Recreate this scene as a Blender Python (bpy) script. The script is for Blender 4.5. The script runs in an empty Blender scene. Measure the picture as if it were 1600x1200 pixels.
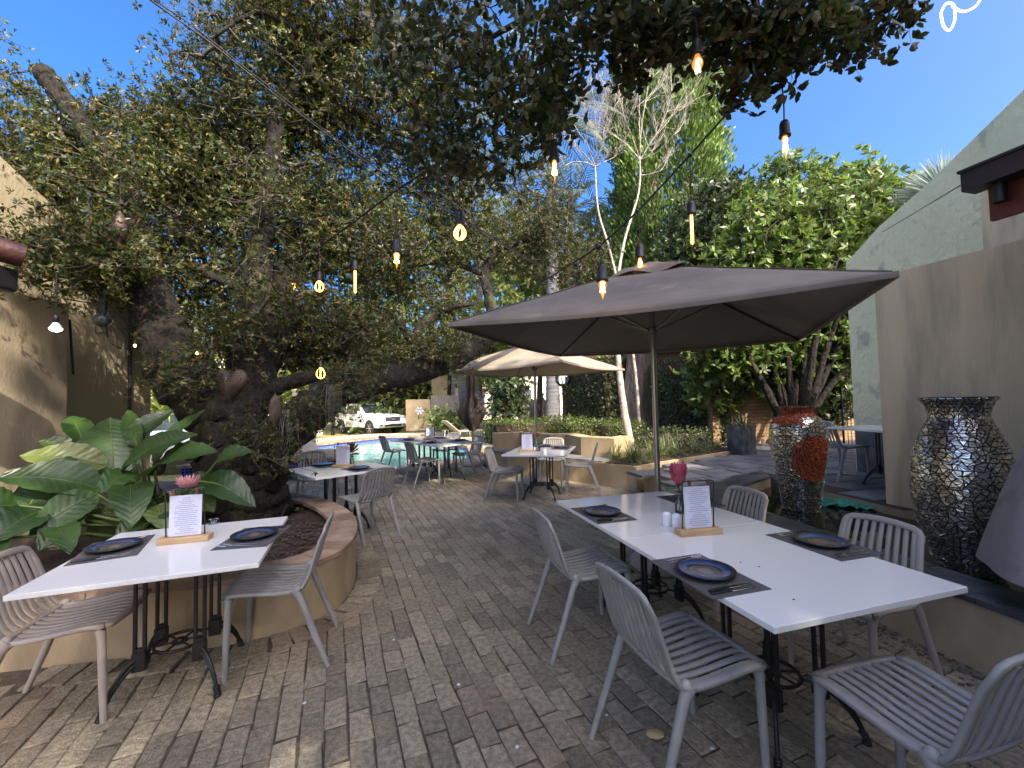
import bpy, math, random
import numpy as np
from mathutils import Vector, Matrix
R_ = math.radians
S = bpy.context.scene
col = S.collection
rnd = random.Random(7)
rg = np.random.default_rng(11)

# ------------------------------------------------------------------ camera
FPX = 665.8; ROLL = 0.021; PITCH = 0.040; CH = 1.549
_f = np.array([0, math.cos(PITCH), math.sin(PITCH)])
_u0 = np.array([0, -math.sin(PITCH), math.cos(PITCH)])
_r0 = np.array([1.0, 0, 0])
CU = math.cos(ROLL) * _u0 + math.sin(ROLL) * _r0
CR = math.cos(ROLL) * _r0 - math.sin(ROLL) * _u0
cam = bpy.data.cameras.new('camera')
camo = bpy.data.objects.new('camera', cam)
col.objects.link(camo)
camo.matrix_world = Matrix(((CR[0], CU[0], -_f[0], 0), (CR[1], CU[1], -_f[1], 0), (CR[2], CU[2], -_f[2], CH), (0, 0, 0, 1)))
cam.sensor_fit = 'HORIZONTAL'; cam.sensor_width = 36; cam.lens = 36 * FPX / 1600
cam.clip_start = 0.05; cam.clip_end = 3000
S.camera = camo

def _ray(x, y):
    return _f + CR * (x - 800) / FPX - CU * (y - 600) / FPX
def at(x, y, z=0.0):                    # point of the photo on the level z
    d = _ray(x, y); t = (z - CH) / d[2]
    return Vector((d[0] * t, d[1] * t, z))
def atY(x, y, Y):                       # point of the photo at the distance Y
    d = _ray(x, y); t = Y / d[1]
    return Vector((d[0] * t, Y, CH + d[2] * t))

# ------------------------------------------------------------------ light
SUNV = Vector((0.42, -0.68, 0.73)).normalized()
el = math.asin(SUNV.z); az = math.atan2(SUNV.x, SUNV.y)
W = bpy.data.worlds.new('World'); S.world = W; W.use_nodes = True
nt = W.node_tree; nt.nodes.clear()
sk = nt.nodes.new('ShaderNodeTexSky'); sk.sky_type = 'NISHITA'; sk.sun_disc = False
sk.sun_elevation = el; sk.sun_rotation = az; sk.air_density = 0.55; sk.dust_density = 5.0; sk.ozone_density = 4.0
bg = nt.nodes.new('ShaderNodeBackground'); bg.inputs[1].default_value = 0.15
wo = nt.nodes.new('ShaderNodeOutputWorld')
hs_ = nt.nodes.new('ShaderNodeHueSaturation'); hs_.inputs['Saturation'].default_value = 1.35; nt.links.new(sk.outputs[0], hs_.inputs['Color']); nt.links.new(hs_.outputs[0], bg.inputs[0]); nt.links.new(bg.outputs[0], wo.inputs[0])
sun = bpy.data.lights.new('sun', 'SUN'); sun.energy = 2.2; sun.angle = R_(0.55); sun.color = (1.0, 0.93, 0.82)
suno = bpy.data.objects.new('sun', sun); col.objects.link(suno)
suno.rotation_euler = (-SUNV).to_track_quat('-Z', 'Y').to_euler()
suno.location = (6, -4, 12)
S.view_settings.view_transform = 'Standard'; S.view_settings.look = 'None'
S.view_settings.gamma = 1; S.view_settings.exposure = 2.1
try:                                     # the camera's own white balance, set for open shade
    S.view_settings.use_white_balance = True; S.view_settings.white_balance_temperature = 7100; S.view_settings.white_balance_tint = 12
except Exception:
    pass
try:
    S.cycles.max_bounces = 7; S.cycles.transparent_max_bounces = 12
except Exception:
    pass

# ------------------------------------------------------------------ materials
def nodes(name):
    m = bpy.data.materials.new(name); m.use_nodes = True
    n = m.node_tree; b = n.nodes['Principled BSDF']
    return m, n, b
def rgba(c): return (c[0], c[1], c[2], 1)
def mat(name, c, rough=.6, c2=None, scale=6, metal=0, bump=0, bscale=40, island=0, spec=None, detail=4, stretch=None, lo=.35, hi=.65, c3=None, s3=1.3, lo3=.5, hi3=.62):
    m, n, b = nodes(name); N = n.nodes; L = n.links
    tc = N.new('ShaderNodeTexCoord'); mp = N.new('ShaderNodeMapping'); L.new(tc.outputs['Object'], mp.inputs[0])
    if stretch: mp.inputs['Scale'].default_value = stretch
    b.inputs['Roughness'].default_value = rough; b.inputs['Metallic'].default_value = metal
    if spec is not None: b.inputs['Specular IOR Level'].default_value = spec
    b.inputs['Base Color'].default_value = rgba(c); out = None
    if c2 is not None:
        t = N.new('ShaderNodeTexNoise'); t.inputs['Scale'].default_value = scale; t.inputs['Detail'].default_value = detail
        L.new(mp.outputs[0], t.inputs['Vector'])
        r = N.new('ShaderNodeValToRGB'); r.color_ramp.elements[0].position = lo; r.color_ramp.elements[1].position = hi
        r.color_ramp.elements[0].color = rgba(c); r.color_ramp.elements[1].color = rgba(c2)
        L.new(t.outputs['Fac'], r.inputs[0]); out = r.outputs[0]
        if c3 is not None:
            t3 = N.new('ShaderNodeTexNoise'); t3.inputs['Scale'].default_value = s3; t3.inputs['Detail'].default_value = 6
            L.new(mp.outputs[0], t3.inputs['Vector'])
            r3 = N.new('ShaderNodeMapRange'); r3.inputs[1].default_value = lo3; r3.inputs[2].default_value = hi3
            L.new(t3.outputs['Fac'], r3.inputs[0])
            mx = N.new('ShaderNodeMixRGB'); L.new(r3.outputs[0], mx.inputs[0]); L.new(out, mx.inputs[1]); mx.inputs[2].default_value = rgba(c3)
            out = mx.outputs[0]
    if island:
        g = N.new('ShaderNodeNewGeometry'); mr = N.new('ShaderNodeMapRange')
        mr.inputs[3].default_value = 1 - island; mr.inputs[4].default_value = 1 + island
        L.new(g.outputs['Random Per Island'], mr.inputs[0])
        hv = N.new('ShaderNodeHueSaturation'); L.new(mr.outputs[0], hv.inputs['Value'])
        if out: L.new(out, hv.inputs['Color'])
        else: hv.inputs['Color'].default_value = rgba(c)
        out = hv.outputs[0]
    if out: L.new(out, b.inputs['Base Color'])
    if bump:
        t2 = N.new('ShaderNodeTexNoise'); t2.inputs['Scale'].default_value = bscale; t2.inputs['Detail'].default_value = 5
        L.new(mp.outputs[0], t2.inputs['Vector'])
        bp = N.new('ShaderNodeBump'); bp.inputs['Strength'].default_value = min(1, bump); bp.inputs['Distance'].default_value = .01 * max(1, bump)
        L.new(t2.outputs['Fac'], bp.inputs['Height']); L.new(bp.outputs[0], b.inputs['Normal'])
    return m
def leafmat(name, c, c2, c3=None, trans=.35, rough=.4, scale=1.2, veins=0):
    # c / c2 vary leaf by leaf, c3 appears on a few leaves (old yellow ones)
    m, n, b = nodes(name); N = n.nodes; L = n.links
    g = N.new('ShaderNodeNewGeometry'); r = N.new('ShaderNodeValToRGB'); e = r.color_ramp.elements
    e[0].color = rgba(c); e[1].color = rgba(c2); e[1].position = .8
    if c3: k = e.new(.93); k.color = rgba(c3)
    L.new(g.outputs['Random Per Island'], r.inputs[0]); o = r.outputs[0]
    tc = N.new('ShaderNodeTexCoord'); t = N.new('ShaderNodeTexNoise'); t.inputs['Scale'].default_value = scale
    L.new(tc.outputs['Object'], t.inputs['Vector'])
    mr = N.new('ShaderNodeMapRange'); mr.inputs[1].default_value = .3; mr.inputs[2].default_value = .7; mr.inputs[3].default_value = .6; mr.inputs[4].default_value = 1.5
    L.new(t.outputs['Fac'], mr.inputs[0]); hv = N.new('ShaderNodeHueSaturation'); L.new(mr.outputs[0], hv.inputs['Value']); L.new(o, hv.inputs['Color']); o = hv.outputs[0]
    L.new(o, b.inputs['Base Color']); b.inputs['Roughness'].default_value = rough
    tr = N.new('ShaderNodeBsdfTranslucent'); hs = N.new('ShaderNodeHueSaturation'); hs.inputs['Value'].default_value = 1.5; hs.inputs['Saturation'].default_value = 1.1; hs.inputs['Hue'].default_value = .485
    L.new(o, hs.inputs['Color']); L.new(hs.outputs[0], tr.inputs[0])
    ms = N.new('ShaderNodeMixShader'); ms.inputs[0].default_value = trans
    out = N['Material Output']; L.new(b.outputs[0], ms.inputs[1]); L.new(tr.outputs[0], ms.inputs[2]); L.new(ms.outputs[0], out.inputs[0])
    if veins:
        uv = N.new('ShaderNodeUVMap'); w = N.new('ShaderNodeTexWave'); w.inputs['Scale'].default_value = veins; w.wave_type = 'BANDS'; w.bands_direction = 'Y'; w.inputs['Detail'].default_value = 1
        w.inputs['Distortion'].default_value = .6
        L.new(uv.outputs[0], w.inputs['Vector']); bp = N.new('ShaderNodeBump'); bp.inputs['Strength'].default_value = .55; bp.inputs['Distance'].default_value = .0025
        L.new(w.outputs['Fac'], bp.inputs['Height']); L.new(bp.outputs[0], b.inputs['Normal'])
    return m
def emis(name, c, s):
    m, n, b = nodes(name); b.inputs['Base Color'].default_value = rgba(c); b.inputs['Emission Color'].default_value = rgba(c); b.inputs['Emission Strength'].default_value = s
    return m
def clear(name, c=(1, 1, 1), f=.12, rough=.03):     # thin glass that light passes straight through
    m, n, b = nodes(name); N = n.nodes; L = n.links
    tr = N.new('ShaderNodeBsdfTransparent'); tr.inputs[0].default_value = rgba(c)
    gl = N.new('ShaderNodeBsdfGlossy'); gl.inputs['Roughness'].default_value = rough
    fr = N.new('ShaderNodeFresnel'); fr.inputs[0].default_value = 1.5
    ad = N.new('ShaderNodeMath'); ad.inputs[1].default_value = f; L.new(fr.outputs[0], ad.inputs[0])
    ms = N.new('ShaderNodeMixShader'); L.new(ad.outputs[0], ms.inputs[0]); L.new(tr.outputs[0], ms.inputs[1]); L.new(gl.outputs[0], ms.inputs[2])
    L.new(ms.outputs[0], N['Material Output'].inputs[0])
    return m

M = {}
M['brick'] = mat('paver_brick', (.185, .157, .110), .85, (.325, .285, .200), 34, bump=1.3, bscale=90, island=.27, c3=(.235, .155, .10), s3=.8, lo3=.52, hi3=.75, detail=9, lo=.36, hi=.68)
M['joint'] = mat('joint_sand', (.05, .04, .03), .95, (.10, .08, .055), 30, bump=.6, bscale=120)
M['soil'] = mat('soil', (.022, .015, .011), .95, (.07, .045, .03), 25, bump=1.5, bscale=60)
M['mulch'] = mat('mulch', (.03, .02, .014), .9, (.11, .075, .05), 40, island=.5)
M['ochre'] = mat('ochre_plaster', (.36, .27, .155), .85, (.47, .36, .22), 3, bump=.4, bscale=60, c3=(.20, .16, .10), s3=1.6, lo3=.55, hi3=.75, stretch=(1, 1, .6))
M['beige_wall'] = mat('weathered_plaster', (.80, .62, .38), .9, (.68, .525, .31), 1.6, bump=.6, bscale=45, c3=(.36, .29, .19), s3=2.8, lo3=.48, hi3=.76, stretch=(1.6, 1.6, .28))
M['left_wall'] = mat('brown_plaster', (.27, .225, .145), .9, (.32, .27, .18), 2, bump=.5, bscale=50, c3=(.14, .115, .08), s3=1.5, stretch=(1, 1, .4))
M['house_left'] = mat('tan_plaster', (.36, .31, .20), .9, (.30, .255, .165), 2, bump=.5, bscale=50, stretch=(1, 1, .4))
M['green_plaster'] = mat('pale_green_plaster', (.74, .71, .43), .9, (.79, .76, .48), 2.2, bump=3, bscale=16, c3=(.38, .38, .28), s3=3.5, lo3=.58, hi3=.7, stretch=(1, 1, .6))
M['slate'] = mat('slate', (.085, .088, .095), .55, (.17, .17, .175), 3.2, bump=.9, bscale=22, island=.22, c3=(.23, .215, .19), s3=2.4, lo3=.56, hi3=.74)
M['slate_wet'] = mat('dark_slate', (.03, .034, .04), .3, (.10, .105, .11), 5, bump=.8, bscale=26, island=.2)
M['coping'] = mat('red_brick_coping', (.24, .15, .10), .85, (.36, .26, .18), 6, bump=.9, bscale=60, island=.25)
M['chair'] = mat('grey_plastic', (.265, .262, .248), .42, (.31, .306, .29), 5, bump=.12, bscale=300, c3=(.22, .205, .195), s3=11, lo3=.55, hi3=.75)
M['chair_warm'] = mat('taupe_plastic', (.37, .32, .28), .42, (.41, .36, .315), 3, bump=.12, bscale=300)
M['quartz'] = mat('white_quartz', (.74, .75, .72), .12, (.80, .81, .78), 160, detail=2, bump=.03, bscale=6)
M['iron'] = mat('black_cast_iron', (.006, .006, .007), .42, (.012, .0115, .012), 20, bump=.3, bscale=80)
M['matgrey'] = mat('woven_placemat', (.075, .073, .075), .75, (.12, .115, .115), 160, bump=.5, bscale=300)
M['steel'] = mat('cutlery_steel', (.55, .56, .58), .18, metal=1)
M['steel_dark'] = mat('dark_handle_steel', (.05, .05, .055), .28, metal=.8)
M['wood'] = mat('light_wood', (.47, .30, .15), .5, (.60, .42, .23), 8, stretch=(1, 7, 7))
M['paper'] = mat('white_paper', (.66, .69, .80), .7)
M['ink'] = mat('menu_ink', (.20, .23, .38), .8)
M['leather'] = mat('brown_leather', (.12, .045, .025), .6)
M['ceramic'] = mat('white_ceramic', (.80, .82, .85), .15)
M['brown_fabric'] = mat('taupe_canvas', (.195, .172, .142), .9, (.23, .20, .168), 5, bump=1.8, bscale=5, c3=(.158, .138, .113), s3=1.2)
M['sand_fabric'] = mat('sand_canvas', (.30, .26, .20), .9, (.265, .225, .175), 4, bump=1.4, bscale=5)
M['dark_fabric'] = mat('dark_canvas', (.04, .03, .026), .9, (.07, .055, .045), 4, bump=.3, bscale=150)
M['mauve_fabric'] = mat('faded_canvas', (.30, .265, .25), .9, (.33, .29, .27), 14, bump=.4, bscale=90, c3=(.25, .22, .205), s3=6)
M['alu'] = mat('satin_pole', (.42, .37, .33), .3, metal=.85)
M['alu_dark'] = mat('grey_strut', (.16, .155, .15), .4, metal=.5)
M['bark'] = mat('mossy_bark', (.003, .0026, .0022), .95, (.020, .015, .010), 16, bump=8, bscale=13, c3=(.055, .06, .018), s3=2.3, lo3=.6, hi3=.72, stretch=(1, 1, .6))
M['twig'] = mat('twig_bark', (.035, .028, .02), .9, (.09, .075, .06), 8)
M['white_bark'] = mat('white_bark', (.46, .42, .36), .7, (.27, .23, .19), 14, bump=.5, bscale=30, c3=(.16, .12, .09), s3=6, lo3=.6, hi3=.66)
M['cypress_bark'] = mat('stringy_bark', (.075, .055, .045), .95, (.20, .155, .13), 6, bump=3, bscale=14, stretch=(3, 3, .25))
M['palm_bark'] = mat('palm_bark', (.10, .105, .12), .9, (.19, .185, .19), 5, bump=1.5, bscale=14, stretch=(.4, .4, 4))
M['leaf'] = leafmat('leaf_main', (.014, .030, .009), (.058, .085, .018), (.24, .17, .05), .38, .48, 1.6)
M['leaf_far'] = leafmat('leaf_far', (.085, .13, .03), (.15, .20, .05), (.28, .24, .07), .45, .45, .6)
M['leaf_round'] = leafmat('leaf_overhead', (.022, .036, .013), (.05, .072, .02), (.12, .09, .03), .25, .45, 1.5)
M['leaf_magnolia'] = leafmat('leaf_glossy', (.07, .13, .03), (.13, .21, .05), (.20, .22, .08), .35, .38, .8)
M['leaf_dark'] = leafmat('leaf_dark', (.030, .050, .020), (.055, .085, .03), None, .2, .45, 1)
M['leaf_cypress'] = leafmat('leaf_cypress', (.05, .10, .018), (.10, .17, .03), None, .25, .6, 1)
M['leaf_hedge'] = leafmat('leaf_hedge', (.028, .045, .016), (.06, .085, .03), (.10, .09, .04), .2, .5, 1)
M['leaf_box'] = leafmat('leaf_box', (.05, .09, .02), (.10, .15, .03), (.17, .2, .06), .3, .45, 2)
M['leaf_strap'] = leafmat('leaf_strap', (.075, .11, .04), (.15, .18, .075), (.25, .22, .11), .25, .4, 3)
M['leaf_broad'] = leafmat('leaf_broad', (.020, .050, .016), (.044, .094, .024), (.11, .14, .035), .3, .36, 2.5, veins=2.0)
M['leaf_palm'] = leafmat('leaf_palm', (.16, .21, .19), (.24, .29, .27), None, .25, .5, 1)
M['agave'] = leafmat('leaf_agave', (.22, .30, .06), (.36, .42, .12), None, .3, .4, 2)
M['moss'] = leafmat('hanging_moss', (.16, .17, .13), (.28, .28, .22), None, .3, .8, 3)
M['grass'] = mat('lawn', (.16, .17, .045), .95, (.34, .30, .12), 3, bump=1, bscale=50)
M['path'] = mat('pale_paving', (.42, .35, .26), .9, (.52, .44, .33), 4, bump=.4, bscale=30)
M['white_paint'] = mat('white_car_paint', (.80, .81, .83), .18)
M['silver_paint'] = mat('silver_car_paint', (.55, .62, .68), .2)
M['tyre'] = mat('tyre_rubber', (.02, .02, .021), .8)
M['rim'] = mat('alloy_rim', (.45, .45, .47), .3, metal=.8)
M['black'] = mat('black_plastic', (.012, .012, .013), .45)
M['glassdark'] = mat('car_glass', (.05, .065, .07), .06)
M['red'] = mat('red_lens', (.5, .03, .02), .3)
M['lamp'] = mat('headlight_lens', (.6, .62, .65), .12, metal=.3)
M['tile_red'] = mat('red_roof_tile', (.07, .022, .018), .5, (.05, .015, .012), 7, bump=.6, bscale=30)
M['gutter'] = mat('dark_gutter', (.018, .022, .032), .4)
M['fascia'] = mat('red_brown_fascia', (.16, .035, .022), .5, (.12, .03, .02), 4)
M['amber'] = clear('amber_bulb_glass', (1, .66, .24), .02)
_n = M['amber'].node_tree; _e = _n.nodes.new('ShaderNodeEmission'); _e.inputs[0].default_value = (1, .42, .08, 1); _e.inputs[1].default_value = .9     # the lit glass glows round its filament
_m = _n.nodes.new('ShaderNodeMixShader'); _m.inputs[0].default_value = .24; _o = _n.nodes['Material Output']; _s = _o.inputs[0].links[0].from_socket
_n.links.new(_s, _m.inputs[1]); _n.links.new(_e.outputs[0], _m.inputs[2]); _n.links.new(_m.outputs[0], _o.inputs[0])
M['glass'] = clear('clear_glass', (.93, .96, .95), .05)
M['film'] = emis('lit_filament', (1, .60, .22), 9)
M['led'] = emis('lit_led', (1, .58, .14), 1.5)
M['cool'] = emis('lit_cool_diffuser', (.95, .98, 1), 7)
M['neon'] = emis('lit_warm_tube', (1, .74, .30), .95)
M['rust'] = mat('rusty_metal', (.035, .028, .024), .5, (.10, .065, .048), 9, metal=.5, bump=.4, bscale=60)
M['urn'] = mat('old_clay', (.13, .10, .08), .9, (.21, .17, .14), 5, bump=1, bscale=20)
M['slats'] = mat('grey_wood', (.16, .14, .12), .9, (.25, .22, .19), 5, stretch=(4, 4, .4))
M['white_wall'] = mat('sunny_white_wall', (.70, .66, .58), .9, (.62, .57, .49), 2)
M['charcoal'] = mat('charcoal_cladding', (.035, .037, .042), .8, (.05, .05, .055), 3)
M['concrete'] = mat('concrete', (.36, .34, .31), .85, (.28, .265, .24), 6, bump=.5, bscale=50)
M['window'] = mat('house_window', (.06, .07, .08), .08)
M['protea'] = leafmat('protea_pink', (.62, .06, .13), (.75, .16, .24), None, .25, .55, 5)
M['protea_pale'] = leafmat('protea_pale', (.74, .30, .33), (.80, .48, .46), None, .25, .55, 5)
M['protea_core'] = mat('protea_core', (.62, .50, .47), .9, (.45, .20, .22), 60, bump=1, bscale=120)
M['protea_leaf'] = leafmat('protea_leaf', (.06, .12, .05), (.10, .18, .07), None, .2, .5, 5)
M['dry_red'] = leafmat('dry_flower', (.16, .035, .03), (.26, .07, .05), None, .2, .6, 5)
M['dry_yellow'] = leafmat('yellow_flower', (.30, .22, .08), (.42, .28, .12), None, .2, .6, 5)
M['grout'] = mat('black_grout', (.014, .013, .012), .7)
M['mirror'] = mat('mirror_shards', (.80, .76, .66), .26, metal=.92, island=.3)
M['terra'] = mat('terracotta_shards', (.40, .095, .035), .3, island=.35)
M['netgreen'] = mat('green_net', (.03, .20, .13), .8, (.05, .30, .20), 20, bump=2, bscale=60)
M['pebble'] = mat('pebbles', (.20, .17, .13), .8, (.10, .09, .07), 20, island=.5)

def brickmat(name, c1, c2, mortar, sc, bw=.5, rh=.25, rot=None, off=.5, msize=.02, rough=.85):
    m, n, b = nodes(name); N = n.nodes; L = n.links
    uv = N.new('ShaderNodeUVMap'); br = N.new('ShaderNodeTexBrick'); br.offset = off
    L.new(uv.outputs[0], br.inputs[0]); br.inputs['Scale'].default_value = sc; br.inputs['Color1'].default_value = rgba(c1); br.inputs['Color2'].default_value = rgba(c2)
    br.inputs['Mortar'].default_value = rgba(mortar); br.inputs['Mortar Size'].default_value = msize; br.inputs['Brick Width'].default_value = bw; br.inputs['Row Height'].default_value = rh
    L.new(br.outputs['Color'], b.inputs['Base Color']); b.inputs['Roughness'].default_value = rough
    bp = N.new('ShaderNodeBump'); bp.inputs['Strength'].default_value = .6; bp.inputs['Distance'].default_value = .01; bp.invert = True
    L.new(br.outputs['Fac'], bp.inputs['Height']); L.new(bp.outputs[0], b.inputs['Normal'])
    return m
M['facebrick'] = brickmat('yellow_face_brick', (.34, .215, .105), (.25, .15, .075), (.11, .08, .05), 1, .23, .086, msize=.008)
M['pooltile'] = brickmat('blue_mosaic_tile', (.012, .018, .20), (.02, .035, .33), (.30, .33, .45), 1, .07, .07, off=0, msize=.004, rough=.15)
m, n, b = nodes('plate_glaze'); N = n.nodes; L = n.links          # blue rim, rust ring, cream centre: baked glaze
tc = N.new('ShaderNodeTexCoord'); vl = N.new('ShaderNodeVectorMath'); vl.operation = 'LENGTH'
t = N.new('ShaderNodeTexNoise'); t.inputs['Scale'].default_value = 14; t.inputs['Detail'].default_value = 5; L.new(tc.outputs['Object'], t.inputs['Vector'])
L.new(tc.outputs['Object'], vl.inputs[0]); ma = N.new('ShaderNodeMath'); ma.operation = 'MULTIPLY_ADD'; ma.inputs[1].default_value = .045; L.new(t.outputs['Fac'], ma.inputs[0]); L.new(vl.outputs['Value'], ma.inputs[2])
r = N.new('ShaderNodeValToRGB'); L.new(ma.outputs[0], r.inputs[0]); r.color_ramp.elements[0].position = 0
r.color_ramp.elements[0].color = (.10, .095, .09, 1); r.color_ramp.elements[1].position = .16; r.color_ramp.elements[1].color = (.012, .014, .028, 1)
for p, c in ((.045, (.20, .16, .13)), (.065, (.08, .08, .09)), (.082, (.12, .10, .085)), (.095, (.055, .022, .015)), (.108, (.07, .11, .20)), (.125, (.025, .045, .12)), (.145, (.03, .022, .02))):
    e = r.color_ramp.elements.new(p); e.color = rgba(c)
L.new(r.outputs[0], b.inputs['Base Color']); b.inputs['Roughness'].default_value = .16; M['plate'] = m
m, n, b = nodes('pool_water'); N = n.nodes; L = n.links
b.inputs['Base Color'].default_value = (.14, .36, .35, 1); b.inputs['Roughness'].default_value = .03; b.inputs['Specular IOR Level'].default_value = .8
t = N.new('ShaderNodeTexNoise'); t.inputs['Scale'].default_value = 2.6; t.inputs['Detail'].default_value = 3
bp = N.new('ShaderNodeBump'); bp.inputs['Strength'].default_value = .35; bp.inputs['Distance'].default_value = .05
tc = N.new('ShaderNodeTexCoord'); L.new(tc.outputs['Object'], t.inputs['Vector']); L.new(t.outputs['Fac'], bp.inputs['Height']); L.new(bp.outputs[0], b.inputs['Normal']); M['water'] = m
m, n, b = nodes('pond_water'); b.inputs['Base Color'].default_value = (.012, .014, .010, 1); b.inputs['Roughness'].default_value = .05
N = n.nodes; t = N.new('ShaderNodeTexNoise'); t.inputs['Scale'].default_value = 6; bp = N.new('ShaderNodeBump'); bp.inputs['Strength'].default_value = .25; bp.inputs['Distance'].default_value = .02
n.links.new(t.outputs['Fac'], bp.inputs['Height']); n.links.new(bp.outputs[0], b.inputs['Normal']); M['pond'] = m

# ------------------------------------------------------------------ mesh helpers
def npv(p): return np.array([p[0], p[1], p[2]], float)
class MB:
    def __init__(s): s.v = []; s.f = []; s.mi = []; s.sm = []; s.uv = {}
    def add(s, V, Fs, m=0, sm=False):
        o = len(s.v); s.v.extend([tuple(map(float, p)) for p in V])
        for f in Fs: s.f.append(tuple(i + o for i in f)); s.mi.append(m); s.sm.append(sm)
    def box(s, c, d, rz=0, m=0, M4=None):
        x, y, z = d[0] / 2, d[1] / 2, d[2] / 2; ca, sa = math.cos(rz), math.sin(rz); V = []
        for k in range(8):
            a = (x if k & 1 else -x, y if k & 2 else -y, z if k & 4 else -z)
            if M4 is not None: q = M4 @ Vector(a); V.append((q.x + c[0], q.y + c[1], q.z + c[2]))
            else: V.append((c[0] + ca * a[0] - sa * a[1], c[1] + sa * a[0] + ca * a[1], c[2] + a[2]))
        s.add(V, [(0, 2, 3, 1), (4, 5, 7, 6), (0, 1, 5, 4), (2, 6, 7, 3), (0, 4, 6, 2), (1, 3, 7, 5)], m)
    def prism(s, poly, z0, z1, m=0, side=None):
        n = len(poly); V = [(p[0], p[1], z0) for p in poly] + [(p[0], p[1], z1) for p in poly]
        s.add(V, [tuple(range(n - 1, -1, -1)), tuple(range(n, 2 * n))], m)
        s.add(V, [(i, (i + 1) % n, n + (i + 1) % n, n + i) for i in range(n)], m if side is None else side)
    def tube(s, P, r, n=8, m=0, cap=True, sm=True, jit=0):
        P = [npv(p) for p in P]; k = len(P); rr = [r] * k if isinstance(r, (int, float)) else list(r)
        T = [P[min(i + 1, k - 1)] - P[max(i - 1, 0)] for i in range(k)]; T = [t / (np.linalg.norm(t) + 1e-9) for t in T]
        a = np.array([0, 0, 1.]) if abs(T[0][2]) < .9 else np.array([1., 0, 0]); A = np.cross(T[0], a); A /= np.linalg.norm(A); V = []
        for i in range(k):
            A = A - T[i] * (A @ T[i]); A /= (np.linalg.norm(A) + 1e-9); B = np.cross(T[i], A)
            for j in range(n):
                q = 2 * math.pi * j / n; w = rr[i] * (1 + (jit * (rnd.random() - .5) if jit else 0)); V.append(P[i] + (A * math.cos(q) + B * math.sin(q)) * w)
        Fs = [(i * n + j, i * n + (j + 1) % n, (i + 1) * n + (j + 1) % n, (i + 1) * n + j) for i in range(k - 1) for j in range(n)]
        s.add(V, Fs, m, sm)
        if cap: s.add(V[:n] + V[-n:], [tuple(range(n - 1, -1, -1)), tuple(range(n, 2 * n))], m)
    def sweep(s, P, Nn, w, t, m=0, closed=False):   # rounded flat bar; Nn = plate normals
        P = [npv(p) for p in P]; Nn = [npv(q) for q in Nn]; k = len(P); V = []; prof = [(-.5, -.3), (-.38, -.5), (.38, -.5), (.5, -.3), (.5, .3), (.38, .5), (-.38, .5), (-.5, .3)]
        ww = [w] * k if isinstance(w, (int, float)) else w
        for i in range(k):
            T = P[(i + 1) % k if closed else min(i + 1, k - 1)] - P[(i - 1) % k if closed else max(i - 1, 0)]; T /= np.linalg.norm(T) + 1e-9
            N_ = Nn[i] - T * (Nn[i] @ T); N_ /= np.linalg.norm(N_) + 1e-9; X = np.cross(T, N_)
            for a, b_ in prof: V.append(P[i] + X * a * ww[i] + N_ * b_ * t)
        n = 8; kk = k if closed else k - 1
        s.add(V, [(i * n + j, i * n + (j + 1) % n, ((i + 1) % k) * n + (j + 1) % n, ((i + 1) % k) * n + j) for i in range(kk) for j in range(n)], m, True)
        if not closed: s.add(V[:n] + V[-n:], [tuple(range(n - 1, -1, -1)), tuple(range(n, 2 * n))], m)
    def lathe(s, prof, c=(0, 0, 0), n=32, m=0, sm=True, sx=1, sy=1):
        V = []; k = len(prof)
        for r, z in prof:
            for j in range(n):
                q = 2 * math.pi * j / n; V.append((c[0] + r * math.cos(q) * sx, c[1] + r * math.sin(q) * sy, c[2] + z))
        s.add(V, [(i * n + j, i * n + (j + 1) % n, (i + 1) * n + (j + 1) % n, (i + 1) * n + j) for i in range(k - 1) for j in range(n)], m, sm)
    def ball(s, c, r, n=12, m=0, sz=1):
        s.lathe([(max(1e-4, r * math.sin(math.pi * i / n)), -r * sz * math.cos(math.pi * i / n)) for i in range(n + 1)], c, n + 4, m)
    def quad(s, a, b_, c, d, m=0): s.add([a, b_, c, d], [(0, 1, 2, 3)], m)
    def build(s, name, mats, parent=None, bevel=0, seg=2, uvw=False):
        me = bpy.data.meshes.new(name); me.from_pydata(s.v, [], s.f)
        if not isinstance(mats, (list, tuple)): mats = [mats]
        for q in mats: me.materials.append(q)
        me.polygons.foreach_set('material_index', s.mi); me.polygons.foreach_set('use_smooth', s.sm)
        if uvw:                          # wall mapping in metres: u along the wall, v up
            ul = me.uv_layers.new(name='UVMap')
            for p in me.polygons:
                nx, ny, nz = p.normal
                for li in p.loop_indices:
                    x, y, z = me.vertices[me.loops[li].vertex_index].co
                    ul.data[li].uv = (x, y) if abs(nz) > .8 else ((x * -ny + y * nx) / max(1e-6, math.hypot(nx, ny)), z)
        me.update(); o = bpy.data.objects.new(name, me); col.objects.link(o)
        if parent: o.parent = parent
        if bevel:
            bm_ = o.modifiers.new('bevel', 'BEVEL'); bm_.width = bevel; bm_.segments = seg; bm_.limit_method = 'ANGLE'
        return o
def tag(o, label, cat, group=None, kind=None):
    if label: o['label'] = label
    if cat: o['category'] = cat
    if group: o['group'] = group
    if kind: o['kind'] = kind
    return o
def structure(o): o['kind'] = 'structure'; return o
def empty(name, loc=(0, 0, 0), rz=0, label=None, cat=None, group=None):
    o = bpy.data.objects.new(name, None); o.empty_display_size = .1; o.location = loc; o.rotation_euler = (0, 0, rz); col.objects.link(o)
    return tag(o, label, cat, group)
def dup(o, loc=None, rz=None, label=None, parent=None):
    c = o.copy(); col.objects.link(c)
    if parent is not None: c.parent = parent
    if loc is not None: c.location = loc
    if rz is not None: c.rotation_euler = (0, 0, rz)
    if label: c['label'] = label
    for ch in list(o.children): dup(ch, parent=c)
    return c
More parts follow.
